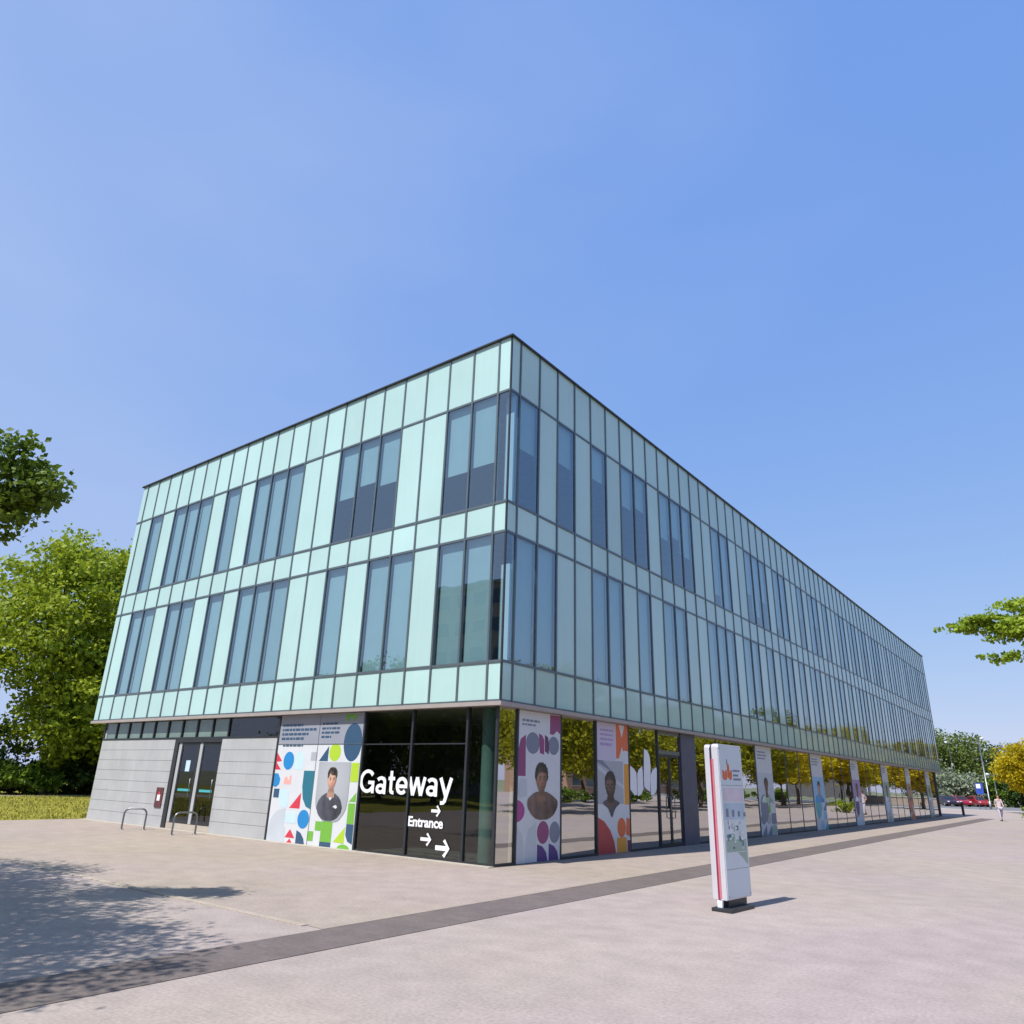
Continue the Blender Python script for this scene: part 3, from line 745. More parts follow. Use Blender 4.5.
mural = [('grey', rc(-8.12, -4.6, 2.53, 3.29)), ('navy', ell(-5.31, -4.6, 2.08, 3.04)), ('lime', ell(-5.85, -5.38, 2.08, 2.53)), ('navy', [(-6.25, 2.08), (-5.88, 2.08), (-5.88, 2.47)]),
 ('red', [(-8.12, 2.30), (-7.86, 2.07), (-8.12, 2.04)]), ('red', [(-8.12, 2.05), (-7.86, 1.84), (-8.12, 1.84)]), ('blue', ell(-7.79, -7.32, 1.84, 2.32)), ('pale', rc(-7.3, -6.88, 1.86, 2.32)), ('gray', rc(-6.6, -6.34, 2.09, 2.31)),
 ('blue', [(-8.12, 1.74), (-7.95, 1.74), (-7.83, 1.60), (-7.85, 1.46), (-7.98, 1.38), (-8.12, 1.40)]), ('navy', rc(-8.05, -7.8, 1.11, 1.34)),
 ('salmon', [(-7.65, 1.47), (-7.33, 1.47), (-7.33, 1.7), (-7.41, 1.7), (-7.43, 1.58), (-7.5, 1.58), (-7.52, 1.66), (-7.6, 1.66), (-7.65, 1.58)]),
 ('teal', [(-6.82, 1.83), (-6.37, 1.83), (-6.37, .87), (-6.58, .93), (-6.74, 1.12), (-6.82, 1.42)]), ('pale', [(-7.8, 1.33), (-7.37, 1.33), (-7.37, .92), (-7.5, .86), (-7.7, .92), (-7.8, 1.08)]),
 ('red', [(-6.83, 1.27), (-6.83, .87), (-7.28, .87)]), ('silver', [(-8.12, .01), (-8.12, .3), (-8.0, .62), (-7.75, .8), (-7.42, .86), (-7.42, .01)]), ('pale', rc(-7.4, -6.93, .5, .77)),
 ('blue', ell(-6.86, -6.38, .39, .85)), ('red', [(-7.12, .35), (-6.9, .14), (-7.32, .14)]), ('red', [(-7.1, .12), (-6.98, .015), (-7.22, .015)]), ('silver', rc(-7.42, -7.34, .01, .4)),
 ('navy', [(-6.84, .34), (-6.66, .28), (-6.52, .15), (-6.47, .015), (-6.84, .015)]), ('green', rc(-6.1, -5.87, .38, .6)), ('green', rc(-5.86, -5.42, .13, .61)), ('green', rc(-6.38, -6.14, .12, .35)),
 ('navy', rc(-5.86, -5.42, .012, .13)), ('lime', [(-4.93, .52), (-4.93, .14), (-5.33, .16)]), ('green', ell(-5.17, -4.70, -.1, .12, 20, 0, 180)), ('lime', rc(-4.91, -4.62, 1.59, 2.05)),
 ('green', [(-4.63, 1.34), (-4.63, 1.12), (-4.88, 1.12)]), ('green', rc(-4.89, -4.63, .6, 1.08)), ('navy', [(-4.89, .59), (-4.62, .59), (-4.62, .14), (-4.8, .2), (-4.89, .34)]),
 ('green', [(-5.33, 3.27), (-4.88, 3.27), (-4.92, 3.1), (-5.0, 3.1), (-5.04, 3.2), (-5.14, 3.2), (-5.18, 3.09), (-5.27, 3.09)])]
t = poster('mural_poster', 'wide white mural of coloured circles and triangles round a man in a dark zip top', gA, (-8.12, -4.6, .012, 3.30), mural, d=.0)
portrait(t, gA, .0062, 'gray', [(-6.21, 2.06), (-4.93, 2.06), (-4.93, 1.10), (-5.05, .8), (-5.3, .62), (-5.8, .62), (-6.05, .8), (-6.21, 1.1)], (-5.78, -5.44, 1.36, 1.86), (-5.81, -5.41, 1.55, 1.94),
         [(-6.12, .98), (-6.0, 1.18), (-5.75, 1.30), (-5.61, 1.24), (-5.47, 1.30), (-5.24, 1.18), (-5.12, .98), (-5.17, .8), (-5.35, .67), (-5.62, .62), (-5.9, .67), (-6.07, .8)], None, 'skin', 'hair', 'shirt',
         [(-5.48, .97), (-5.38, 1.02), (-5.30, .97), (-5.36, .93)], tee=[(-5.73, 1.31), (-5.49, 1.31), (-5.55, 1.17), (-5.61, 1.12), (-5.67, 1.17)])
wording(t, gA, [(-8.0, -7.1, 3.0, .06), (-8.0, -6.5, 2.88, .06), (-8.0, -6.8, 2.76, .06), (-8.0, -7.0, 2.64, .06)], 'navy', .0062)
wording(t, gA, [(-7.9, -7.0, 2.46, .04)], 'navy', .0062)
wording(t, gA, [(-6.25, -5.6, 3.02, .05), (-6.25, -5.5, 2.9, .05), (-6.25, -5.5, 2.79, .05), (-6.25, -5.85, 2.68, .05)], 'navy', .0062)
mb = MB()
for x in (-6.36,): bga(mb, x-.008, x+.008, .02, 3.3, .0062, .0068)
bga(mb, -8.12, -4.6, 2.505, 2.525, .0070, .0076); mb.build('panel_seam', M['mullion'], t)

q1 = [('plum', [(2.2, 3.29), (2.65, 3.29), (2.65, 2.85), (2.5, 2.92), (2.35, 2.82), (2.2, 2.83)]), ('slate', ell(1.21, 1.77, 2.34, 2.83)), ('plum', [(1.2, 2.76), (1.22, 1.84), (.915, 1.84), (.915, 2.4), (1.0, 2.65)]),
 ('plum', [(1.73, 2.82), (1.87, 2.78), (1.96, 2.68), (1.96, 2.34), (1.78, 2.37)]), ('slate', ell(2.13, 2.6, 2.35, 2.78)), ('plumdk', [(1.98, 2.8), (2.12, 2.75), (2.17, 2.55), (2.15, 2.35), (1.99, 2.42)]),
 ('silver', [(1.0, 1.79), (1.27, 1.78), (1.29, 1.42), (1.05, 1.37), (.92, 1.44)]), ('magenta', ell(.55, 1.21, .86, 1.33)), ('silver', [(1.24, .02), (1.25, .36), (1.36, .70), (1.68, .85), (1.70, .02)]),
 ('silver', [(.92, .78), (1.12, .62), (1.2, .4), (1.2, .02), (.92, .02)]), ('plum', ell(1.71, 2.19, .38, .87)), ('slate', ell(2.21, 2.65, .38, .85)), ('purple', [(1.72, .38), (1.93, .33), (2.08, .2), (2.14, .02), (1.72, .02)]), ('purple', [(2.19, .38), (2.4, .32), (2.54, .2), (2.6, .02), (2.19, .02)])]
t = poster('window_poster', 'plum and grey circles poster showing a person in a dark open necked top', gB, (.91, 2.66, .015, 3.305), q1, d=.0)
portrait(t, gB, .0045, None, None, (1.64, 2.08, 1.47, 2.08), (1.58, 2.14, 1.62, 2.17),
         [(1.29, 1.30), (1.45, 1.44), (1.72, 1.52), (1.88, 1.44), (2.02, 1.52), (2.3, 1.44), (2.55, 1.30), (2.5, 1.1), (2.3, .95), (1.98, .88), (1.6, .93), (1.36, 1.1)], [(1.74, 1.52), (2.0, 1.52), (1.9, 1.22)], 'brownskin', 'hair', 'brown', turn=.03)
wording(t, gB, [(1.05, 1.75, 3.06, .05), (1.05, 1.6, 2.97, .04)], 'slate', .0045)
q2 = [('orange', [(5.45, 3.30), (6.13, 3.30), (6.13, 2.60), (5.9, 2.62), (5.62, 2.4), (5.45, 2.38)]), ('lilac', rc(4.44, 5.43, 2.33, 3.29)), ('paper', [(5.62, 3.29), (5.95, 3.29), (5.79, 2.95)]), ('paper', [(5.62, 2.42), (5.9, 2.42), (5.79, 2.72)]),
 ('gray', rc(4.44, 5.82, 1.22, 2.32)), ('silver', [(4.44, 2.20), (5.82, 1.70), (5.82, 1.60), (4.44, 2.09)]), ('slate', [(4.44, 2.32), (4.7, 2.32), (5.3, 2.0), (4.44, 2.26)]), ('amber', rc(5.87, 6.13, 1.2, 2.26)), ('brickred', [(4.43, .9), (4.75, .8), (5.05, .58), (5.26, .3), (5.34, .02), (4.43, .02)]), ('orange', ell(5.44, 5.9, .38, .87)),
 ('orange', [(5.95, .87), (6.13, .83), (6.13, .38), (5.9, .45)]), ('amber', rc(5.4, 5.93, .02, .38)), ('maroon', rc(5.97, 6.13, .02, .3))]
t = poster('window_poster', 'orange and lilac poster showing a bearded person on a grey photograph', gB, (4.42, 6.14, .015, 3.305), q2, d=.0)
portrait(t, gB, .0045, None, None, (4.84, 5.36, 1.34, 1.95), (4.8, 5.40, 1.5, 2.06),
         [(4.66, 1.24), (4.9, 1.34), (5.1, 1.28), (5.3, 1.34), (5.6, 1.24), (5.35, 1.1), (5.15, .88), (4.95, 1.1)], None, 'skindark', 'hair', 'shirt', beard=True, glasses=True, turn=-.02)
wording(t, gB, [(4.6, 5.3, 3.08, .05), (4.6, 5.3, 2.96, .05), (4.6, 5.3, 2.84, .05), (4.6, 5.2, 2.70, .07)], 'mauve', .0045)
pier_pal = [('grey and green printed pier poster nearest the entrance pillar', ('silver', 'gray', 'slate', 'sage', 'green')), ('sky blue and teal printed poster on the second pier from the entrance', ('sky', 'pale', 'aqua', 'blue', 'silver')),
 ('lilac and purple printed poster on a ground floor pier', ('mauve', 'lilac', 'purple', 'silver', 'pale')), ('grey blue and sage printed poster on a ground floor pier', ('sage', 'slate', 'pale', 'silver', 'gray')),
 ('rust and tan printed poster on a ground floor pier', ('tan', 'rust', 'orange', 'brown', 'lilac')), ('pale green and silver printed poster on the farthest pier', ('sage', 'silver', 'gray', 'pale', 'green'))]
for (a, b), (lab, cs) in zip(piers, pier_pal):
    rg = random.Random(int(a)); sh = []; s = (b-a)/3
    sh.append((cs[0], rc(a+.02, b-.02, 1.15, 2.3)))
    for r in range(6):
        for k in range(3):
            u = a + k*s; z = .02 + r*.4 + (1.0 if r > 2 else 0)*0
            if 1.1 < z < 2.2: continue
            c = cs[rg.randrange(5)]; v = rg.random()
            if v < .3: sh.append((c, ell(u+.01, u+s-.01, z, z+.39)))
            elif v < .55: sh.append((c, [(u+.01, z), (u+s-.01, z), (u+s-.01, z+.39)]))
            elif v < .85: sh.append((c, rc(u+.01, u+s-.01, z, z+.39)))
    sh.append((cs[2], ell(a+.1, a+1.3*s+.2, .5, 1.5))); 
    t = poster('pier_poster', lab, gB, (a+.01, b-.01, .015, 3.305), sh, d=.0)
    m_ = (a+b)/2
    portrait(t, gB, .0055, None, None, (m_-.2, m_+.2, 1.55, 2.05), (m_-.24, m_+.24, 1.7, 2.14), [(m_-.6, 1.2), (m_-.45, 1.42), (m_-.1, 1.52), (m_+.1, 1.52), (m_+.45, 1.42), (m_+.6, 1.2)], None, 'skin' if int(a) % 2 else 'skindark', 'hair', cs[3], step=.025)
    wording(t, gB, [(a+.15, b-.7, 3.05, .05), (a+.15, b-.6, 2.93, .05), (a+.15, b-.8, 2.81, .05)], 'slate', .0055)

# wall plaque by the side door
t = empty('wall_plaque', (0, 0, 0), 'small dark red and grey notice plaque fixed to the boarded wall by the side door', 'sign')
mb = MB(); bga(mb, -14.32, -13.90, .60, 1.20, .001, .03); mb.build('plate', mat('dark_red_enamel', (.10, .03, .035), .45), t, bevel=.005)
mb = MB(); bga(mb, -14.20, -14.02, .80, .98, .031, .034, P['white']); mb.prism([(-14.18, .98), (-14.04, .98), (-14.11, 1.1)], gA, .031, .034, P['red']); mb.build('symbol', None, t, fix=True)

# ------------------------------------------------------------------ bike hoops
def hoop(p, q, label):
    t = Vector((q[0]-p[0], q[1]-p[1], 0)); L = t.length; a = math.atan2(t.y, t.x)
    o = MB(); r = .16; H = .60; pts = [(0, 0, -.05), (0, 0, H-r)]
    pts += [(r-r*math.cos(R(x)), 0, H-r+r*math.sin(R(x))) for x in (20, 40, 60, 80, 90)]
    pts += [(L-r+r*math.sin(R(x)), 0, H-r+r*math.cos(R(x))) for x in (0, 20, 40, 60, 80)]
    pts += [(L, 0, H-r), (L, 0, -.05)]
    e = empty('bike_hoop', (p[0], p[1], 0), label, 'bike rack', 'steel bike hoops outside the side door', a)
    o.tube(pts, .026, n=12); o.build('hoop', M['steel'], e)
    for x in (0, L):
        f = MB(); f.lathe([(.07, .0), (.07, .012), (.03, .016)], (x, 0, .004), n=16); f.build('foot_plate', M['steel'], e)
hoop((-13.61, -1.17), (-13.17, -.70), 'bent steel bike hoop standing before the wall plaque')
hoop((-10.96, -1.03), (-10.88, -.36), 'bent steel bike hoop standing in front of the side door')

# ------------------------------------------------------------------ totem sign
M['totem_white'] = mat('white_enamel_metal', (.70, .72, .74), .28, 0, .03, 2, .5)
M['totem_face'] = mat('pale_blue_sign_face', (.56, .63, .66), .3, 0, .03, 2, .5)
M['totem_edge'] = mat('bright_edge_metal', (.60, .58, .61), .25, .3, .03)
T = empty('totem_sign', (5.42, -1.56, 0), 'tall white totem sign with a crimson edge stripe standing alone on the plaza', 'sign', rz=-.075)
TL = .84
def rounded(x0, x1, y0, y1, z0, z1, r=.05, n=5):
    """panel whose near top corner is rounded; profile in y-z, thickness in x"""
    prof = [(y1, z0), (y0, z0)] + [(y0+r-r*math.cos(R(90*k/n)), z1-r+r*math.sin(R(90*k/n))) for k in range(n+1)] + [(y1, z1)]
    return MB().prism(prof, lambda u, v, d: (d, u, v), x0, x1)
rounded(.0, .088, 0, TL, .15, 2.37, .06).build('back_panel', M['totem_edge'], T, fix=True, bevel=.012)
rounded(.122, .23, -.0, TL, .15, 2.38, .06).build('front_panel', M['totem_edge'], T, fix=True, bevel=.012)
mb = MB(); mb.box(.089, .121, .03, TL-.02, .16, 2.33); mb.build('core', M['darkframe'], T)
mb = MB(); mb.box(.082, .119, .004, .028, .16, 2.15); mb.build('edge_stripe', mat('crimson_stripe', (.25, .02, .055), .4), T)
mb = MB(); mb.box(.119, .15, -.0045, -.0015, .17, 2.15); mb.build('edge_stripe', mat('pink_stripe', (.46, .15, .17), .4), T)
fT = lambda u, v, d: (.2315+d, u, v)
mb = MB(); mb.prism(rc(.02, TL-.02, .17, 2.35), fT, 0, .006); mb.build('sign_face', M['totem_face'], T)
mb = MB()
mb.prism(rc(.08, TL-.06, 1.52, 1.72), fT, .0065, .0075, mat('print_blush', (.60, .52, .57), .4))
mb.prism(rc(.08, TL-.06, 1.26, 1.50), fT, .0065, .0075, mat('print_mist', (.40, .50, .58), .4))
mb.prism(rc(.08, TL-.06, .98, 1.25), fT, .0065, .0075, mat('print_fog', (.56, .62, .62), .4))
mb.prism(rc(.08, TL-.06, .80, .97), fT, .0065, .0075, P['sage'])
rg = random.Random(5); gm = mat('print_map_green', (.20, .34, .24), .4)
for k in range(30):
    u = rg.uniform(.1, TL-.2); z = rg.uniform(.82, 1.2); a, b = rg.uniform(.03, .1), rg.uniform(.02, .07)
    mb.prism(rc(u, u+a, z, z+b), fT, .008, .009+.00005*k, rg.choice((gm, P['slate'], P['silver'], P['white'], P['teal'])))
mb.prism([(.45, .79), (TL-.06, .79), (TL-.06, .60), (.62, .70)], fT, .0065, .0075, P['sage'])
for k in range(4): mb.prism(rc(.14+.2*k, .22+.2*k, 1.3, 1.42-.02*k), fT, .008, .009, P['slate'])
mb.build('map_print', None, T, fix=True)
def tul(mb, u, z, s, m):
    for p in TUL: mb.prism([(u+(a-7.07)*s, z+(b-1.4)*s) for a, b in p], fT, .0065, .008, m)
mb = MB(); tul(mb, .27, 1.83, .20, mat('print_vermilion', (.62, .12, .035), .4)); 
mb.prism(rc(.27, .295, 2.08, 2.15), fT, .0065, .008, P['ink']); mb.build('emblem', None, T, fix=True)
for u0, u1, z in ((.47, .72, 1.97), (.47, .66, 1.90), (.47, .75, 1.84)):
    wt = MB(); wt.prism(rc(u0, u1, z, z+.03), fT, .0065, .0075, P['slate']); wt.build('text_line', None, T)
for z in (.56, 1.76):
    mb = MB(); mb.box(.2376, .2386, .03, TL-.03, z, z+.006); mb.build('seam', M['steel'], T)
for u in (.05, TL-.05):
    for z in (.2, 2.31):
        mb = MB(); mb.tube([(.237, u, z), (.2405, u, z)], .011, n=10); mb.build('fixing', M['steel'], T)
mb = MB(); mb.box(.0, .33, -.07, TL-.14, 0, .05); mb.build('plinth', M['darkframe'], T, bevel=.012)
mb = MB(); mb.box(.04, .19, .12, TL-.1, .05, .15); mb.build('neck', M['darkframe'], T)
mb = MB(); mb.box(.08, .16, -.03, .02, .052, .145); mb.build('light_block', M['totem_white'], T, bevel=.008)

# ------------------------------------------------------------------ trees
M['bark'] = mat('grey_brown_bark', (.105, .08, .06), .9, 0, .3, 6, .2, .6, 25)
LEAF = dict(
    spray=leaf_mat('light_spray_leaves', (.17, .27, .02), (.42, .52, .05), .5),
    wood=leaf_mat('woodland_leaves', (.075, .115, .02), (.20, .25, .055), .35),
    lime=leaf_mat('sunny_lime_leaves', (.15, .22, .015), (.40, .46, .035)),
    mid=leaf_mat('mid_green_leaves', (.055, .115, .012), (.17, .24, .02), .35),
    dark=leaf_mat('deep_green_leaves', (.028, .062, .014), (.075, .12, .02), .3),
    yellow=leaf_mat('golden_leaves', (.36, .28, .008), (.62, .50, .012), .5),
    olive=leaf_mat('olive_gold_leaves', (.20, .21, .012), (.40, .38, .015), .5),
    pale=leaf_mat('silvery_leaves', (.16, .20, .11), (.38, .42, .30), .35))
def leaves(rs, pts, size, up_=.5):
    n = len(pts)
    nv = rs.normal(size=(n, 3)); nv[:, 2] += up_; nv /= np.linalg.norm(nv, axis=1)[:, None]
    a = rs.normal(size=(n, 3)); a -= (a*nv).sum(1)[:, None]*nv; a /= np.linalg.norm(a, axis=1)[:, None]
    b = np.cross(nv, a); s = (size*rs.uniform(.6, 1.35, n))[:, None]
    v = np.empty((n, 4, 3))
    v[:, 0] = pts - a*s*.5; v[:, 1] = pts + b*s*.33 - nv*s*.06; v[:, 2] = pts + a*s*.5; v[:, 3] = pts - b*s*.33 - nv*s*.06
    return v.reshape(-1, 3)
def crown_pts(rs, lobes, n_clump, per, cr, inner=.35, flat=.6):
    vol = np.array([l[3]*l[4]*l[5] for l in lobes]) ** .8; vol /= vol.sum()
    k = rs.choice(len(lobes), n_clump, p=vol); L = np.array(lobes)[k]
    d = rs.normal(size=(n_clump, 3)); d /= np.linalg.norm(d, axis=1)[:, None]
    rad = inner + (1-inner)*rs.uniform(0, 1, n_clump) ** .55
    c = L[:, :3] + d*L[:, 3:]*rad[:, None]
    p = np.repeat(c, per, 0)
    cs = np.repeat(rs.uniform(.6, 1.4, n_clump), per)[:, None]
    p = p + np.clip(rs.normal(size=p.shape), -2.0, 2.0)*cr*np.array([1, 1, flat])*cs
    return c, p
def tree(name, loc, hgt_trunk, r_trunk, lobes, n_clump, per, cr, size, leaf, seed, label, group=None, cat='tree', limbs=9, inner=.35, flat=.6, extra=None):
    """lobes relative to the tree's foot"""
    rs = np.random.RandomState(seed)
    t = empty(name, loc, label, cat, group)
    c, p = crown_pts(rs, lobes, n_clump, per, cr, inner, flat)
    if extra is not None:
        c2, p2 = crown_pts(rs, extra[0], extra[1], extra[2], extra[3], 0.1, .45); p = np.vstack([p, p2])
    v = leaves(rs, p, size)
    quad_mesh('crown', v, len(v)//4, leaf, t)
    mb = MB(); top = Vector((rs.uniform(-.2, .2), rs.uniform(-.2, .2), hgt_trunk))
    mid = Vector((rs.uniform(-.12, .12), rs.uniform(-.12, .12), hgt_trunk*.5))
    mb.tube([(0, 0, -.1), (0, 0, .12), mid, top], [r_trunk*1.7, r_trunk*1.15, r_trunk*.95, r_trunk*.75], n=10)
    sel = list(rs.choice(len(c), min(limbs, len(c)), replace=False))
    tgt = [Vector(c[i]) for i in sel]
    n_main = len(tgt)
    if extra is not None: tgt += [Vector(c2[i]) for i in range(0, len(c2), max(1, len(c2)//7))]
    for iq, q in enumerate(tgt):
        st = mid.lerp(top, rs.uniform(.6, 1)); 
        m1 = st.lerp(q, .45) + Vector((0, 0, .12*(q-st).length))
        m2 = m1.lerp(q, .55) + Vector((rs.uniform(-.1, .1), rs.uniform(-.1, .1), rs.uniform(-.05, .12)))*(1 if iq >= n_main else .6)
        w_ = .55 if iq >= n_main else 1
        mb.tube([st, m1, m2, q], [r_trunk*.5*w_, r_trunk*.28*w_, r_trunk*.15*w_, r_trunk*.05*w_], n=6, caps=False)
    mb.build('trunk', M['bark'], t)
    return t
def dup(t, loc, rz, label, scale=1):
    r_ = t.copy(); col.objects.link(r_); r_.location = loc; r_.rotation_euler = (0, 0, rz); r_.scale = (scale,)*3; r_['label'] = label
    for ch in list(t.children):
        c = ch.copy(); col.objects.link(c); c.parent = r_
    return r_
def shrub(loc, rx, ry, hz, n, size, leaf, seed, label, group, stems=6):
    rs = np.random.RandomState(seed)
    t = empty('shrub', loc, label, 'shrub', group)
    c, p = crown_pts(rs, [(0, 0, hz*.5, rx, ry, hz*.5), (rx*.4, ry*.3, hz*.4, rx*.6, ry*.6, hz*.4), (-rx*.45, -ry*.2, hz*.42, rx*.55, ry*.6, hz*.42)], n, 34, .22*max(.5, min(rx, hz*.5)), .3)
    p[:, 2] = np.abs(p[:, 2]); v = leaves(rs, p, size); quad_mesh('foliage', v, len(v)//4, leaf, t)
    mb = MB()
    for i in range(stems):
        q = Vector(c[i]); mb.tube([(q.x*.15, q.y*.15, -.05), q*.5, q], [.05, .035, .012], n=5, caps=False)
    mb.build('stems', M['bark'], t)
    return t

# tree overhanging from the left; its dappled shade falls on the forecourt
tree('overhanging_tree', (-3.2, -13.6, 0), 4.2, .20, [(.8, .1, 6.2, 5.2, 2.6, 1.5), (3.6, .1, 5.6, 2.6, 2.0, 1.1), (-2.5, .8, 6.0, 3, 2.9, 1.6), (.4, 1.5, 5.8, 1.6, .9, .7)], 900, 64, .24, .10, LEAF['mid'], 11,
     'dark leafy tree whose boughs hang in from the left edge of the photo', limbs=14, inner=.25,
     extra=([(1.98, 4.0, 5.55, .45, .4, .33), (1.5, 3.75, 4.95, .3, .3, .5), (1.75, 3.75, 5.95, .5, .4, .28), (1.25, 3.2, 5.4, .7, .6, .55), (1.7, 3.8, 5.4, .5, .4, .4)], 130, 46, .115))
# tree overhanging from the right
tree('overhanging_tree', (13.9, 3.0, 0), 3.2, .16, [(0.2, 0, 5.4, 2.6, 3.0, 2.2)], 190, 44, .28, .075, LEAF['spray'], 12,
     'small leaved tree whose single light green spray hangs in at the right edge', limbs=8,
     extra=([(-4.95, -1.85, 4.38, .28, .2, .05), (-4.55, -1.85, 4.48, .36, .25, .07), (-4.0, -1.85, 4.66, .35, .25, .09), (-4.4, -1.85, 4.14, .30, .2, .03), (-4.4, -1.85, 3.86, .32, .2, .06), (-3.8, -1.85, 4.2, .24, .2, .42), (-4.1, -1.85, 4.3, .5, .25, .22), (-4.7, -1.85, 4.36, .3, .2, .10)], 190, 26, .06))
# big tree and companions on the lawn
big = tree('lawn_tree', (-47.7, 10.2, 0), 5.5, .42, [(0, 0, 11.5, 6.0, 6.6, 5.2), (2, -4.0, 9.5, 4.2, 3.8, 3.4), (1, 3.6, 12.6, 4.5, 4.5, 5.0), (3.0, .5, 6.2, 4.5, 4.6, 3.6), (3, 3.2, 4.6, 4, 3.8, 3.2), (0, -.8, 15.0, 2.6, 2.6, 2.6), (2.5, -1.8, 4.2, 3.4, 2.6, 2.2), (0, 5.5, 15.5, 2.6, 2.6, 2.8)], 900, 52, .55, .33, LEAF['lime'], 21,
     'tall bright lime green tree rising over the lawn left of the building', limbs=16, inner=.4)
big.scale = (1.06,)*3
tree('lawn_tree', (-53, 20, 0), 5, .36, [(0, 0, 9.5, 6, 6, 6.5), (1, -3, 6, 5, 4, 4)], 240, 44, .8, .5, LEAF['mid'], 22, 'darker green tree close behind the big lime tree and the building end', 'trees on the lawn', limbs=10)
tree('lawn_tree', (-64, 2, 0), 3, .3, [(0, 0, 6, 6, 6, 3.6), (2, 4, 4.5, 4, 4, 3)], 200, 44, .7, .5, LEAF['lime'], 23, 'low yellow green tree far back at the left edge under open sky', 'trees on the lawn', limbs=8)
tree('lawn_tree', (-60, 22, 0), 4, .3, [(0, 0, 7, 6, 7, 6), (1, -4, 4, 5, 4, 4)], 200, 44, .8, .55, LEAF['dark'], 24, 'deep green tree furthest back behind the hedge of dark shrubs', 'trees on the lawn', limbs=8)
for k, (x, y, rx, h_, lf, lb) in enumerate([(-45.2, 3.0, 2.4, 2.0, 'mid', 'rounded mid green shrub at the left end of the border'), (-45.2, 7.4, 2.3, 2.2, 'mid', 'mid green shrub in the middle of the border under the lime tree'),
        (-45.0, 12.0, 2.6, 2.3, 'dark', 'deep green shrub next to the boarded wall end'), (-46.8, 5.0, 2.6, 4.6, 'dark', 'tall deep green shrub behind the border, left of centre'),
        (-46.6, 12.4, 2.8, 4.8, 'dark', 'tall deep green shrub behind the border by the building'), (-50.5, -1.5, 3.2, 3.6, 'mid', 'broad mid green shrub cut by the left edge of the photo')]):
    shrub((x, y, 0), rx, rx, h_, 90, .3, LEAF[lf], 40+k, lb, 'shrubs bordering the lawn')

# far right: wood edge, pale shrubs, golden tree
far = [(-13.5, 138, 9.0, 13.2, 'wood', 'deep green tree against the far end of the building'), (-6.5, 139, 6.6, 12.2, 'wood', 'tallest mid green tree behind the red cars'), (-.5, 146, 6.0, 10.5, 'pale', 'silvery green tree behind the tall lamp post'),
       (6.5, 150, 6, 9.4, 'mid', 'green tree mostly hidden behind the golden tree'), (-24, 146, 8, 12, 'dark', 'deep green tree hidden beyond the end of the glass facade'), (14, 148, 7, 10, 'dark', 'deep green tree at the far right behind the golden crown')]
for k, (x, y, r_, h_, lf, lb) in enumerate(far):
    tree('distant_tree', (x, y, 0), h_*.35, .28, [(0, 0, h_*.58, r_*.8, r_*.8, h_*.40), (-r_*.35, -1, h_*.36, r_*.55, r_*.5, h_*.3), (r_*.4, -1, h_*.4, r_*.5, r_*.5, h_*.32)], 230, 44, .7, .42, LEAF[lf], 60+k, lb, 'trees at the far end of the road', limbs=6)
for k, (x, y, r_, h_, lf, lb) in enumerate([(-9.2, 124, 3.0, 5.6, 'pale', 'silvery shrub rising left of the red cars'), (-6.2, 126, 2.6, 4.7, 'pale', 'pale flowering shrub directly above the red cars'), (-3.2, 127, 2.2, 4.0, 'mid', 'mid green shrub behind the blue parking sign'), (.4, 128, 2.8, 4.4, 'dark', 'dark shrub right of the tall lamp post')]):
    shrub((x, y, 0), r_, r_, h_, 80, .42, LEAF[lf], 80+k, lb, 'shrubs behind the parked cars')
tree('golden_tree', (5.3, 84, 0), 2.2, .2, [(0, 0, 4.7, 3.6, 3.6, 2.5), (-1.4, -.6, 4.0, 2.2, 2.2, 1.8), (1.6, 0, 5.4, 2.4, 2.4, 1.8), (.6, 0, 3.1, 3.0, 2.8, 1.3)], 300, 46, .34, .30, LEAF['yellow'], 71,
     'golden yellow tree at the right edge beyond the walking person', limbs=10)
shrub((6.6, 56.2, 0), 1.3, 1.0, 1.1, 40, .16, LEAF['lime'], 90, 'low yellow green plant at the right edge near the walking person', None, 4)
# plaza trees across from the glass front (seen mirrored in it)
pt0 = tree('plaza_tree', (15.2, 24, 0), 2.2, .16, [(0, 0, 5.4, 3.6, 3.6, 3.0), (-1, 1.2, 4.0, 2.6, 2.6, 2.0), (1.2, -1, 4.3, 2.6, 2.6, 2.2)], 330, 42, .34, .24, LEAF['olive'], 72,
     'olive gold plaza tree mirrored between the two portrait posters', 'row of plaza trees facing the glass front', limbs=10)
where = ['beside the white emblem', 'behind the totem sign', 'just past the first pier poster', 'before the second pier poster', 'beyond the second pier poster', 'before the third pier poster', 'beyond the third pier poster', 'toward the far end', 'at the far end of the glass']
pt1 = tree('plaza_tree', (16.2, 118.5, 0), 2.4, .18, [(0, 0, 6.0, 4.0, 4.0, 3.6), (-1, 1.2, 4.4, 3.0, 3.0, 2.3), (1.2, -1, 5.2, 2.8, 2.8, 2.6)], 330, 42, .34, .28, LEAF['yellow'], 76,
          'golden plaza tree mirrored past the last pier poster', 'row of plaza trees facing the glass front', limbs=8)
for k, wh in enumerate(where):
    dup(pt1 if k > 3 else pt0, (15.5 + (k % 3)*1.1, 33 + 9.5*k, 0), k*1.9, ('golden' if k > 3 else 'olive gold') + ' plaza tree mirrored in the shopfront ' + wh, 1 + .07*((k*5) % 4 - 1.5))
for k in range(6):
    dup(pt0, (24 + (k % 2)*4, 34 + 15*k, 0), 2+k, 'olive gold plaza tree set back in the mirrored second row, ' + ('first', 'second', 'third', 'fourth', 'fifth', 'sixth')[k] + ' from the corner', 1.25)
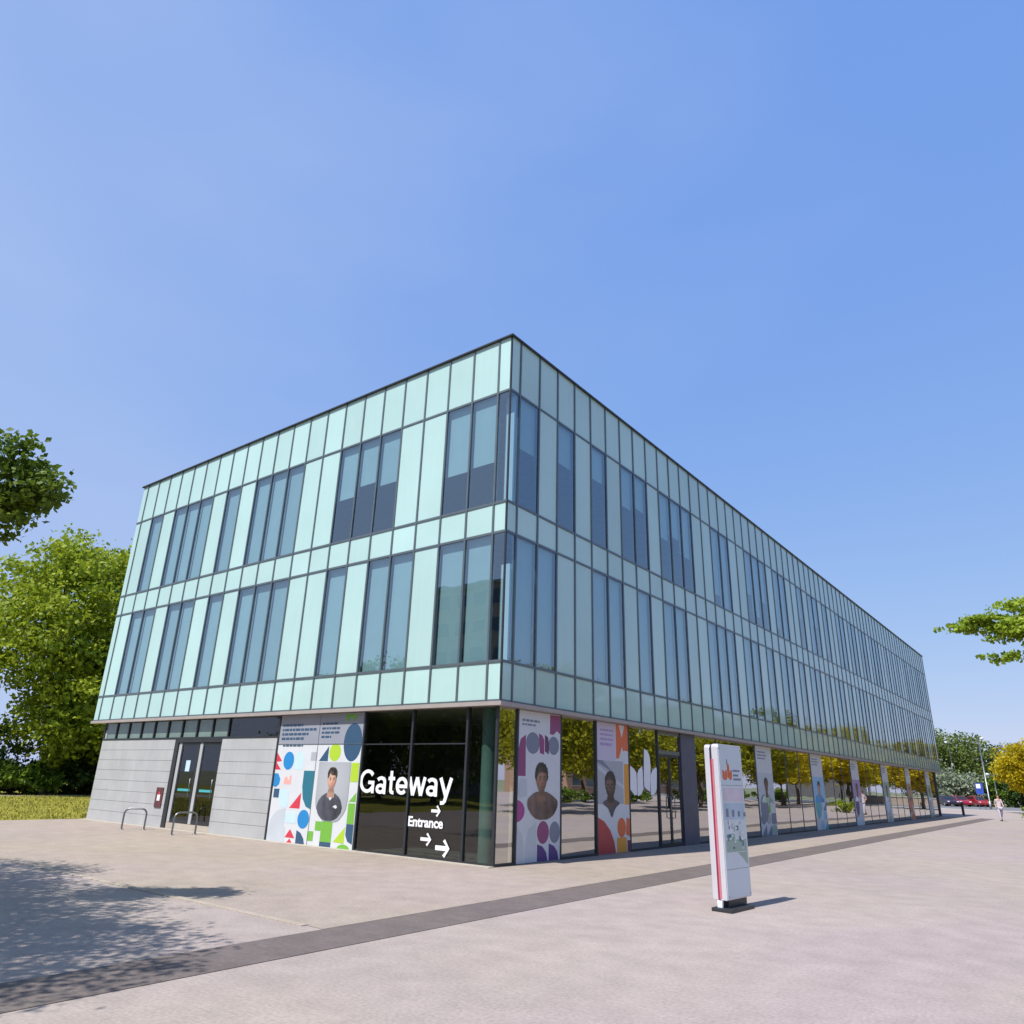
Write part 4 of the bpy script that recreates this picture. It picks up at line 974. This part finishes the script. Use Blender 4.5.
for k in range(5):
    shrub((27.5 + (k % 2), 44 + 14*k, 0), 1.6, 6.5, 1.5, 70, .28, LEAF['mid'], 120+k, 'long clipped hedge mirrored under the plaza trees, ' + ('nearest', 'second', 'third', 'fourth', 'farthest')[k] + ' of five', 'hedges behind the plaza trees')

rt = tree('roadside_tree', (-36, -30, 0), 2.5, .25, [(0, 0, 6.8, 4.4, 4.4, 4.2), (1.5, 1, 3.6, 3.6, 3.6, 2.8), (-2, 0, 4.2, 3.2, 3.2, 3)], 260, 46, .5, .36, LEAF['mid'], 73,
          'bushy green tree mirrored in the first floor windows above the mural', 'trees mirrored in the sunlit front', limbs=8)
dup(rt, (-43.5, -31, 0), 2, 'bushy green tree mirrored in the first floor windows, left of its neighbour', .95)
dup(rt, (-29, -29, 0), 4, 'bushy green tree mirrored behind the large white word', .85)
dup(rt, (-23, -33, 0), 1, 'bushy green tree mirrored in the dark corner glass', .9)
dup(rt, (-50, -34, 0), 3, 'bushy green tree mirrored in the side door glass', .9)

# grass tufts on the lawn's near part
rs = np.random.RandomState(5); n = 16000
gp = np.stack([-19.3 - 24*rs.uniform(0, 1, n)**1.3, rs.uniform(-14, 16, n), np.zeros(n)], 1)
hh = rs.uniform(.04, .10, n)[:, None]; an = rs.uniform(0, 2*PI, n); dx = np.stack([np.cos(an), np.sin(an), np.zeros(n)], 1)*.02
ln = rs.normal(size=(n, 3))*.03; ln[:, 2] = 0
v = np.empty((n, 4, 3)); v[:, 0] = gp-dx; v[:, 1] = gp+dx; v[:, 2] = gp+dx*.3+ln+np.array([0, 0, 1])*hh; v[:, 3] = gp-dx*.3+ln+np.array([0, 0, 1])*hh
go = quad_mesh('grass', v.reshape(-1, 3), n, leaf_mat('grass_blades', (.17, .17, .02), (.32, .30, .05), .3))
tag(go, 'short dry green grass growing on the lawn', 'grass', kind='stuff')

# ------------------------------------------------------------------ buildings mirrored in the glass
def block(name, loc, sx, sy, hz, m, label, nx, nf, rz=0.0, roof=None):
    t = empty(name, loc, label, 'building', None, rz)
    mb = MB(); mb.box(-sx/2, sx/2, -sy/2, sy/2, -.05, hz); mb.build('wall', m, t)
    mb = MB(); mb.box(-sx/2-.3, sx/2+.3, -sy/2-.3, sy/2+.3, hz, hz+.4); mb.build('roof', roof or M['roof'], t)
    fh = hz/nf; wn = sx/nx
    for side in (-1, 1):
        for f in range(nf):
            for k in range(nx):
                x = -sx/2 + (k+.5)*wn; z = f*fh + fh*.3
                mb = MB(); y = side*(sy/2+.02)
                mb.box(x-wn*.3, x+wn*.3, y-.03, y+.03, z, z+fh*.5); wo_ = mb.build('window', M['winglass'], t)
                mb = MB(); mb.box(x-wn*.34, x+wn*.34, y-.08, y+.08, z-.1, z-.001); mb.build('sill', M['kerb'], wo_)
    return t
M['winglass'] = mat('distant_window_glass', (.05, .07, .09), .08, 0, .1)
M['brick'] = mat('brown_brick', (.34, .27, .22), .85, 0, .2, 4)
M['obrick'] = mat('orange_brick', (.30, .19, .13), .85, 0, .15, 4)
M['dclad'] = mat('dark_grey_cladding', (.10, .095, .10), .6, 0, .1, 1)
block('brick_building', (-43, -60, 0), 20, 14, 24, M['brick'], 'tall brown brick block mirrored in the lower corner windows', 7, 7)
block('brick_building', (62, 118, 0), 60, 14, 9.0, M['obrick'], 'low orange brick block mirrored beside the plaza trees', 12, 2, R(90))
block('dark_building', (46, 200, 0), 40, 18, 15.5, M['dclad'], 'tall dark grey block mirrored in the far facade panels', 14, 4, R(78))

# ------------------------------------------------------------------ street furniture at the far end
def lamp(loc, hgt, label, heads, r_=.07):
    t = empty('lamp_post', loc, label, 'street lamp', 'lamp posts by the road')
    mb = MB(); mb.tube([(0, 0, -.05), (0, 0, .9), (0, 0, .92), (0, 0, hgt)], [r_*1.5, r_*1.5, r_, r_*.7], n=12); mb.build('post', M['steel'], t)
    for dx, dz in heads:
        if abs(dx) > .05:
            mb = MB(); mb.tube([(0, 0, hgt-.35), (dx*.4, 0, hgt+.05+dz), (dx, 0, hgt+dz)], .035, n=8); mb.build('arm', M['steel'], t)
        hd = MB(); hd.lathe([(.05, .1), (.24, .06), (.26, -.02), (.2, -.14), (.06, -.2)], (dx, 0, hgt+dz), n=16); o = hd.build('lamp_head', M['white'], t)
    return t
lamp((-1.4, 105, 0), 8.75, 'tallest grey lamp post with one white head, standing clear of the trees', [(.42, .0)], .10)
lamp((-8.1, 129, 0), 9.6, 'thin lamp post with a white globe head against the dark trees', [(-.3, 0)], .05)
lamp((-1.1, 112, 0), 4.4, 'short lamp post with two white heads beside the blue sign', [(-.7, 0), (.7, 0)], .06)
t = empty('parking_sign', (-1.75, 100, 0), 'blue board sign with a white mark on two posts before the trees', 'sign')
mb = MB(); mb.box(-.42, .42, -.03, .03, 1.75, 3.05); mb.build('board', mat('sign_blue', (.03, .07, .36), .4), t, bevel=.01)
mb = MB(); mb.box(-.32, .15, -.034, -.031, 2.45, 2.95); mb.build('white_mark', M['white'], t)
for s in (-.3, .3):
    mb = MB(); mb.tube([(s, .05, -.05), (s, .05, 3.0)], .035, n=8); mb.build('post', M['steel'], t)
t = empty('bollard', (.62, 63.8, 0), 'dark bollard with a broad cap standing past the end of the building', 'bollard')
mb = MB(); mb.lathe([(.10, -.02), (.10, .95), (.12, .97)], (0, 0, 0), n=16); mb.build('post', M['darkframe'], t)
mb = MB(); mb.lathe([(.14, .97), (.14, 1.03), (.08, 1.08), (.0, 1.09)], (0, 0, 0), n=16); mb.build('cap', M['darkframe'], t)
t = empty('low_wall', (9, 112, 0), 'low dark wall with pale coping along the road at the right edge', 'wall')
mb = MB(); mb.box(-6.5, 10, -.2, .2, -.05, 1.0); mb.build('wall', M['brick'], t)
mb = MB(); mb.box(-6.6, 10.1, -.28, .28, 1.0, 1.12); mb.build('coping', M['kerb'], t)

# ------------------------------------------------------------------ parked cars
M['tyre'] = mat('tyre_rubber', (.02, .02, .02), .8); M['rim'] = mat('alloy_rim', (.45, .45, .47), .3, .8)
M['carglass'] = mat('car_glass', (.02, .025, .03), .05); M['lens'] = mat('lamp_lens', (.7, .72, .75), .1); M['tail'] = mat('tail_lens', (.4, .01, .01), .15)
def car(loc, rz, colr, label):
    t = empty('parked_car', loc, label, 'car', 'cars parked by the far road', rz)
    pm = mat('car_paint', colr, .25, .2, .03, 2, .5, 0, 40, 0, .6)
    low = [(-2.05, .28), (2.05, .28), (2.12, .55), (2.0, .78), (1.15, .95), (-1.75, 1.0), (-2.08, .9), (-2.12, .55)]
    mb = MB(); mb.prism(low, lambda u, v, d: (u, d, v), -.88, .88); mb.build('body', pm, t, fix=True, bevel=.07)
    cab = [(1.2, .93), (.55, 1.42), (-1.25, 1.46), (-1.95, .98)]
    mb = MB(); mb.prism(cab, lambda u, v, d: (u, d*(1-.18*(v-.93)/.5), v), -.78, .78); mb.build('cabin', pm, t, fix=True, bevel=.05)
    for s in (-1, 1):
        for seg in ([(.98, .98), (.50, 1.36), (-.25, 1.38), (-.25, .98)], [(-.33, .98), (-.33, 1.38), (-1.2, 1.38), (-1.62, 1.02)]):
            mb = MB(); mb.prism(seg, lambda u, v, d: (u, s*(.775*(1-.18*(v-.93)/.5)+d), v), -.01, .012); mb.build('side_window', M['carglass'], t, fix=True)
    for x0, z0, x1, z1, nm in ((1.17, .97, .60, 1.40, 'windscreen'), (-1.88, 1.03, -1.31, 1.43, 'rear_window')):
        nx = .02 if x0 > 0 else -.02
        mb = MB(); mb.add([(x0+nx, -.68, z0), (x0+nx, .68, z0), (x1+nx, .58, z1), (x1+nx, -.58, z1)], [(0, 1, 2, 3)]); mb.build(nm, M['carglass'], t)
    for x in (-1.3, 1.32):
        for s in (-1, 1):
            mb = MB(); mb.tube([(x, s*.70, .31), (x, s*.895, .31)], .31, n=20); wv = mb.build('wheel', M['tyre'], t)
            mb = MB(); mb.tube([(x, s*.89, .31), (x, s*.905, .31)], .2, n=16); mb.build('rim', M['rim'], wv)
    for s in (-1, 1):
        mb = MB(); mb.box(1.98, 2.10, s*.50, s*.80, .60, .74); mb.build('headlight', M['lens'], t)
        mb = MB(); mb.box(-2.11, -2.03, s*.55, s*.84, .72, .92); mb.build('tail_light', M['tail'], t)
        mb = MB(); mb.box(.82, .98, s*.86, s*1.02, .95, 1.06); mb.build('wing_mirror', pm, t)
    return t
car((-6.6, 118, 0), R(-58), (.36, .012, .035), 'bright red car parked nearest the lamp posts in the left pair')
car((-4.7, 122, 0), R(-58), (.42, .02, .03), 'red car parked second, just left of the blue sign')
car((-8.0, 116, 0), R(-55), (.04, .02, .045), 'dark purple car parked next to the end of the building')

# ------------------------------------------------------------------ the person walking
def skin_body(name, joints, edges, m, parent, sub=2):
    me = bpy.data.meshes.new(name); me.from_pydata([j[0] for j in joints], edges, [])
    o = bpy.data.objects.new(name, me); link(o, parent)
    o.modifiers.new('Skin', 'SKIN'); sv = me.skin_vertices[0].data
    for i, j in enumerate(joints): sv[i].radius = j[1]
    sv[0].use_root = True
    sb = o.modifiers.new('Sub', 'SUBSURF'); sb.levels = sub; sb.render_levels = sub
    dg = bpy.context.evaluated_depsgraph_get(); m2 = bpy.data.meshes.new_from_object(o.evaluated_get(dg))
    o.modifiers.clear(); o.data = m2; m2.materials.clear(); m2.materials.append(m)
    for p in m2.polygons: p.use_smooth = True
    return o
def person(loc, rz, label):
    t = empty('person', loc, label, 'person', None, rz)
    skinm = mat('skin', (.50, .30, .22), .55); r2 = lambda a: (a, a)
    J = [((0, 0, .93), (.145, .10)), ((0, .0, 1.12), (.125, .085)), ((0, .01, 1.33), (.155, .095)), ((0, .01, 1.46), (.075, .065)), ((0, .02, 1.53), (.052, .055)), ((0, .035, 1.61), (.075, .09)), ((0, .03, 1.70), (.07, .085)),
         ((.17, .0, 1.40), r2(.052)), ((.22, -.08, 1.15), r2(.042)), ((.22, .06, .93), r2(.032)), ((.215, .12, .85), (.035, .022)),
         ((-.17, .0, 1.40), r2(.052)), ((-.22, .06, 1.15), r2(.042)), ((-.21, .22, .98), r2(.032)), ((-.205, .29, .92), (.035, .022)),
         ((.09, .0, .86), r2(.09)), ((.095, .16, .50), r2(.062)), ((.095, .26, .12), r2(.042)), ((.095, .36, .05), (.04, .03)),
         ((-.09, .0, .86), r2(.09)), ((-.095, -.06, .48), r2(.062)), ((-.095, -.34, .17), r2(.042)), ((-.095, -.28, .06), (.04, .03))]
    Ed = [(0,1),(1,2),(2,3),(3,4),(4,5),(5,6),(2,7),(7,8),(8,9),(9,10),(2,11),(11,12),(12,13),(13,14),(0,15),(15,16),(16,17),(17,18),(0,19),(19,20),(20,21),(21,22)]
    skin_body('body', J, Ed, skinm, t)
    g = lambda idx, k: [(J[i][0], tuple(a*k+.012 for a in J[i][1])) for i in idx]
    top = g([0, 1, 2, 7, 8, 11, 12], 1.10); top.append(((0, .0, .86), (.165, .12)))
    skin_body('top', top, [(0,1),(1,2),(2,3),(3,4),(2,5),(5,6),(0,7)], mat('pale_pink_top', (.50, .42, .45), .8), t)
    tr = g([0, 15, 16, 17, 19, 20, 21], 1.08)
    skin_body('trousers', tr, [(0,1),(1,2),(2,3),(0,4),(4,5),(5,6)], mat('lilac_grey_trousers', (.42, .38, .45), .85), t)
    mb = MB(); mb.lathe([(.0, -.14), (.085, -.10), (.10, .0), (.085, .08), (.0, .12)], (0, .0, 1.69), n=16); mb.build('hair', mat('brown_hair', (.06, .035, .02), .7), t)
    for x, y, z in ((.095, .33, .0), (-.095, -.30, .03)):
        mb = MB(); mb.box(x-.045, x+.045, y-.13, y+.13, z, z+.085); mb.build('shoe', M['darkframe'], t, bevel=.025)
person((4.35, 52.5, 0), R(200), 'person in pale pink top and grey trousers walking across the far plaza')
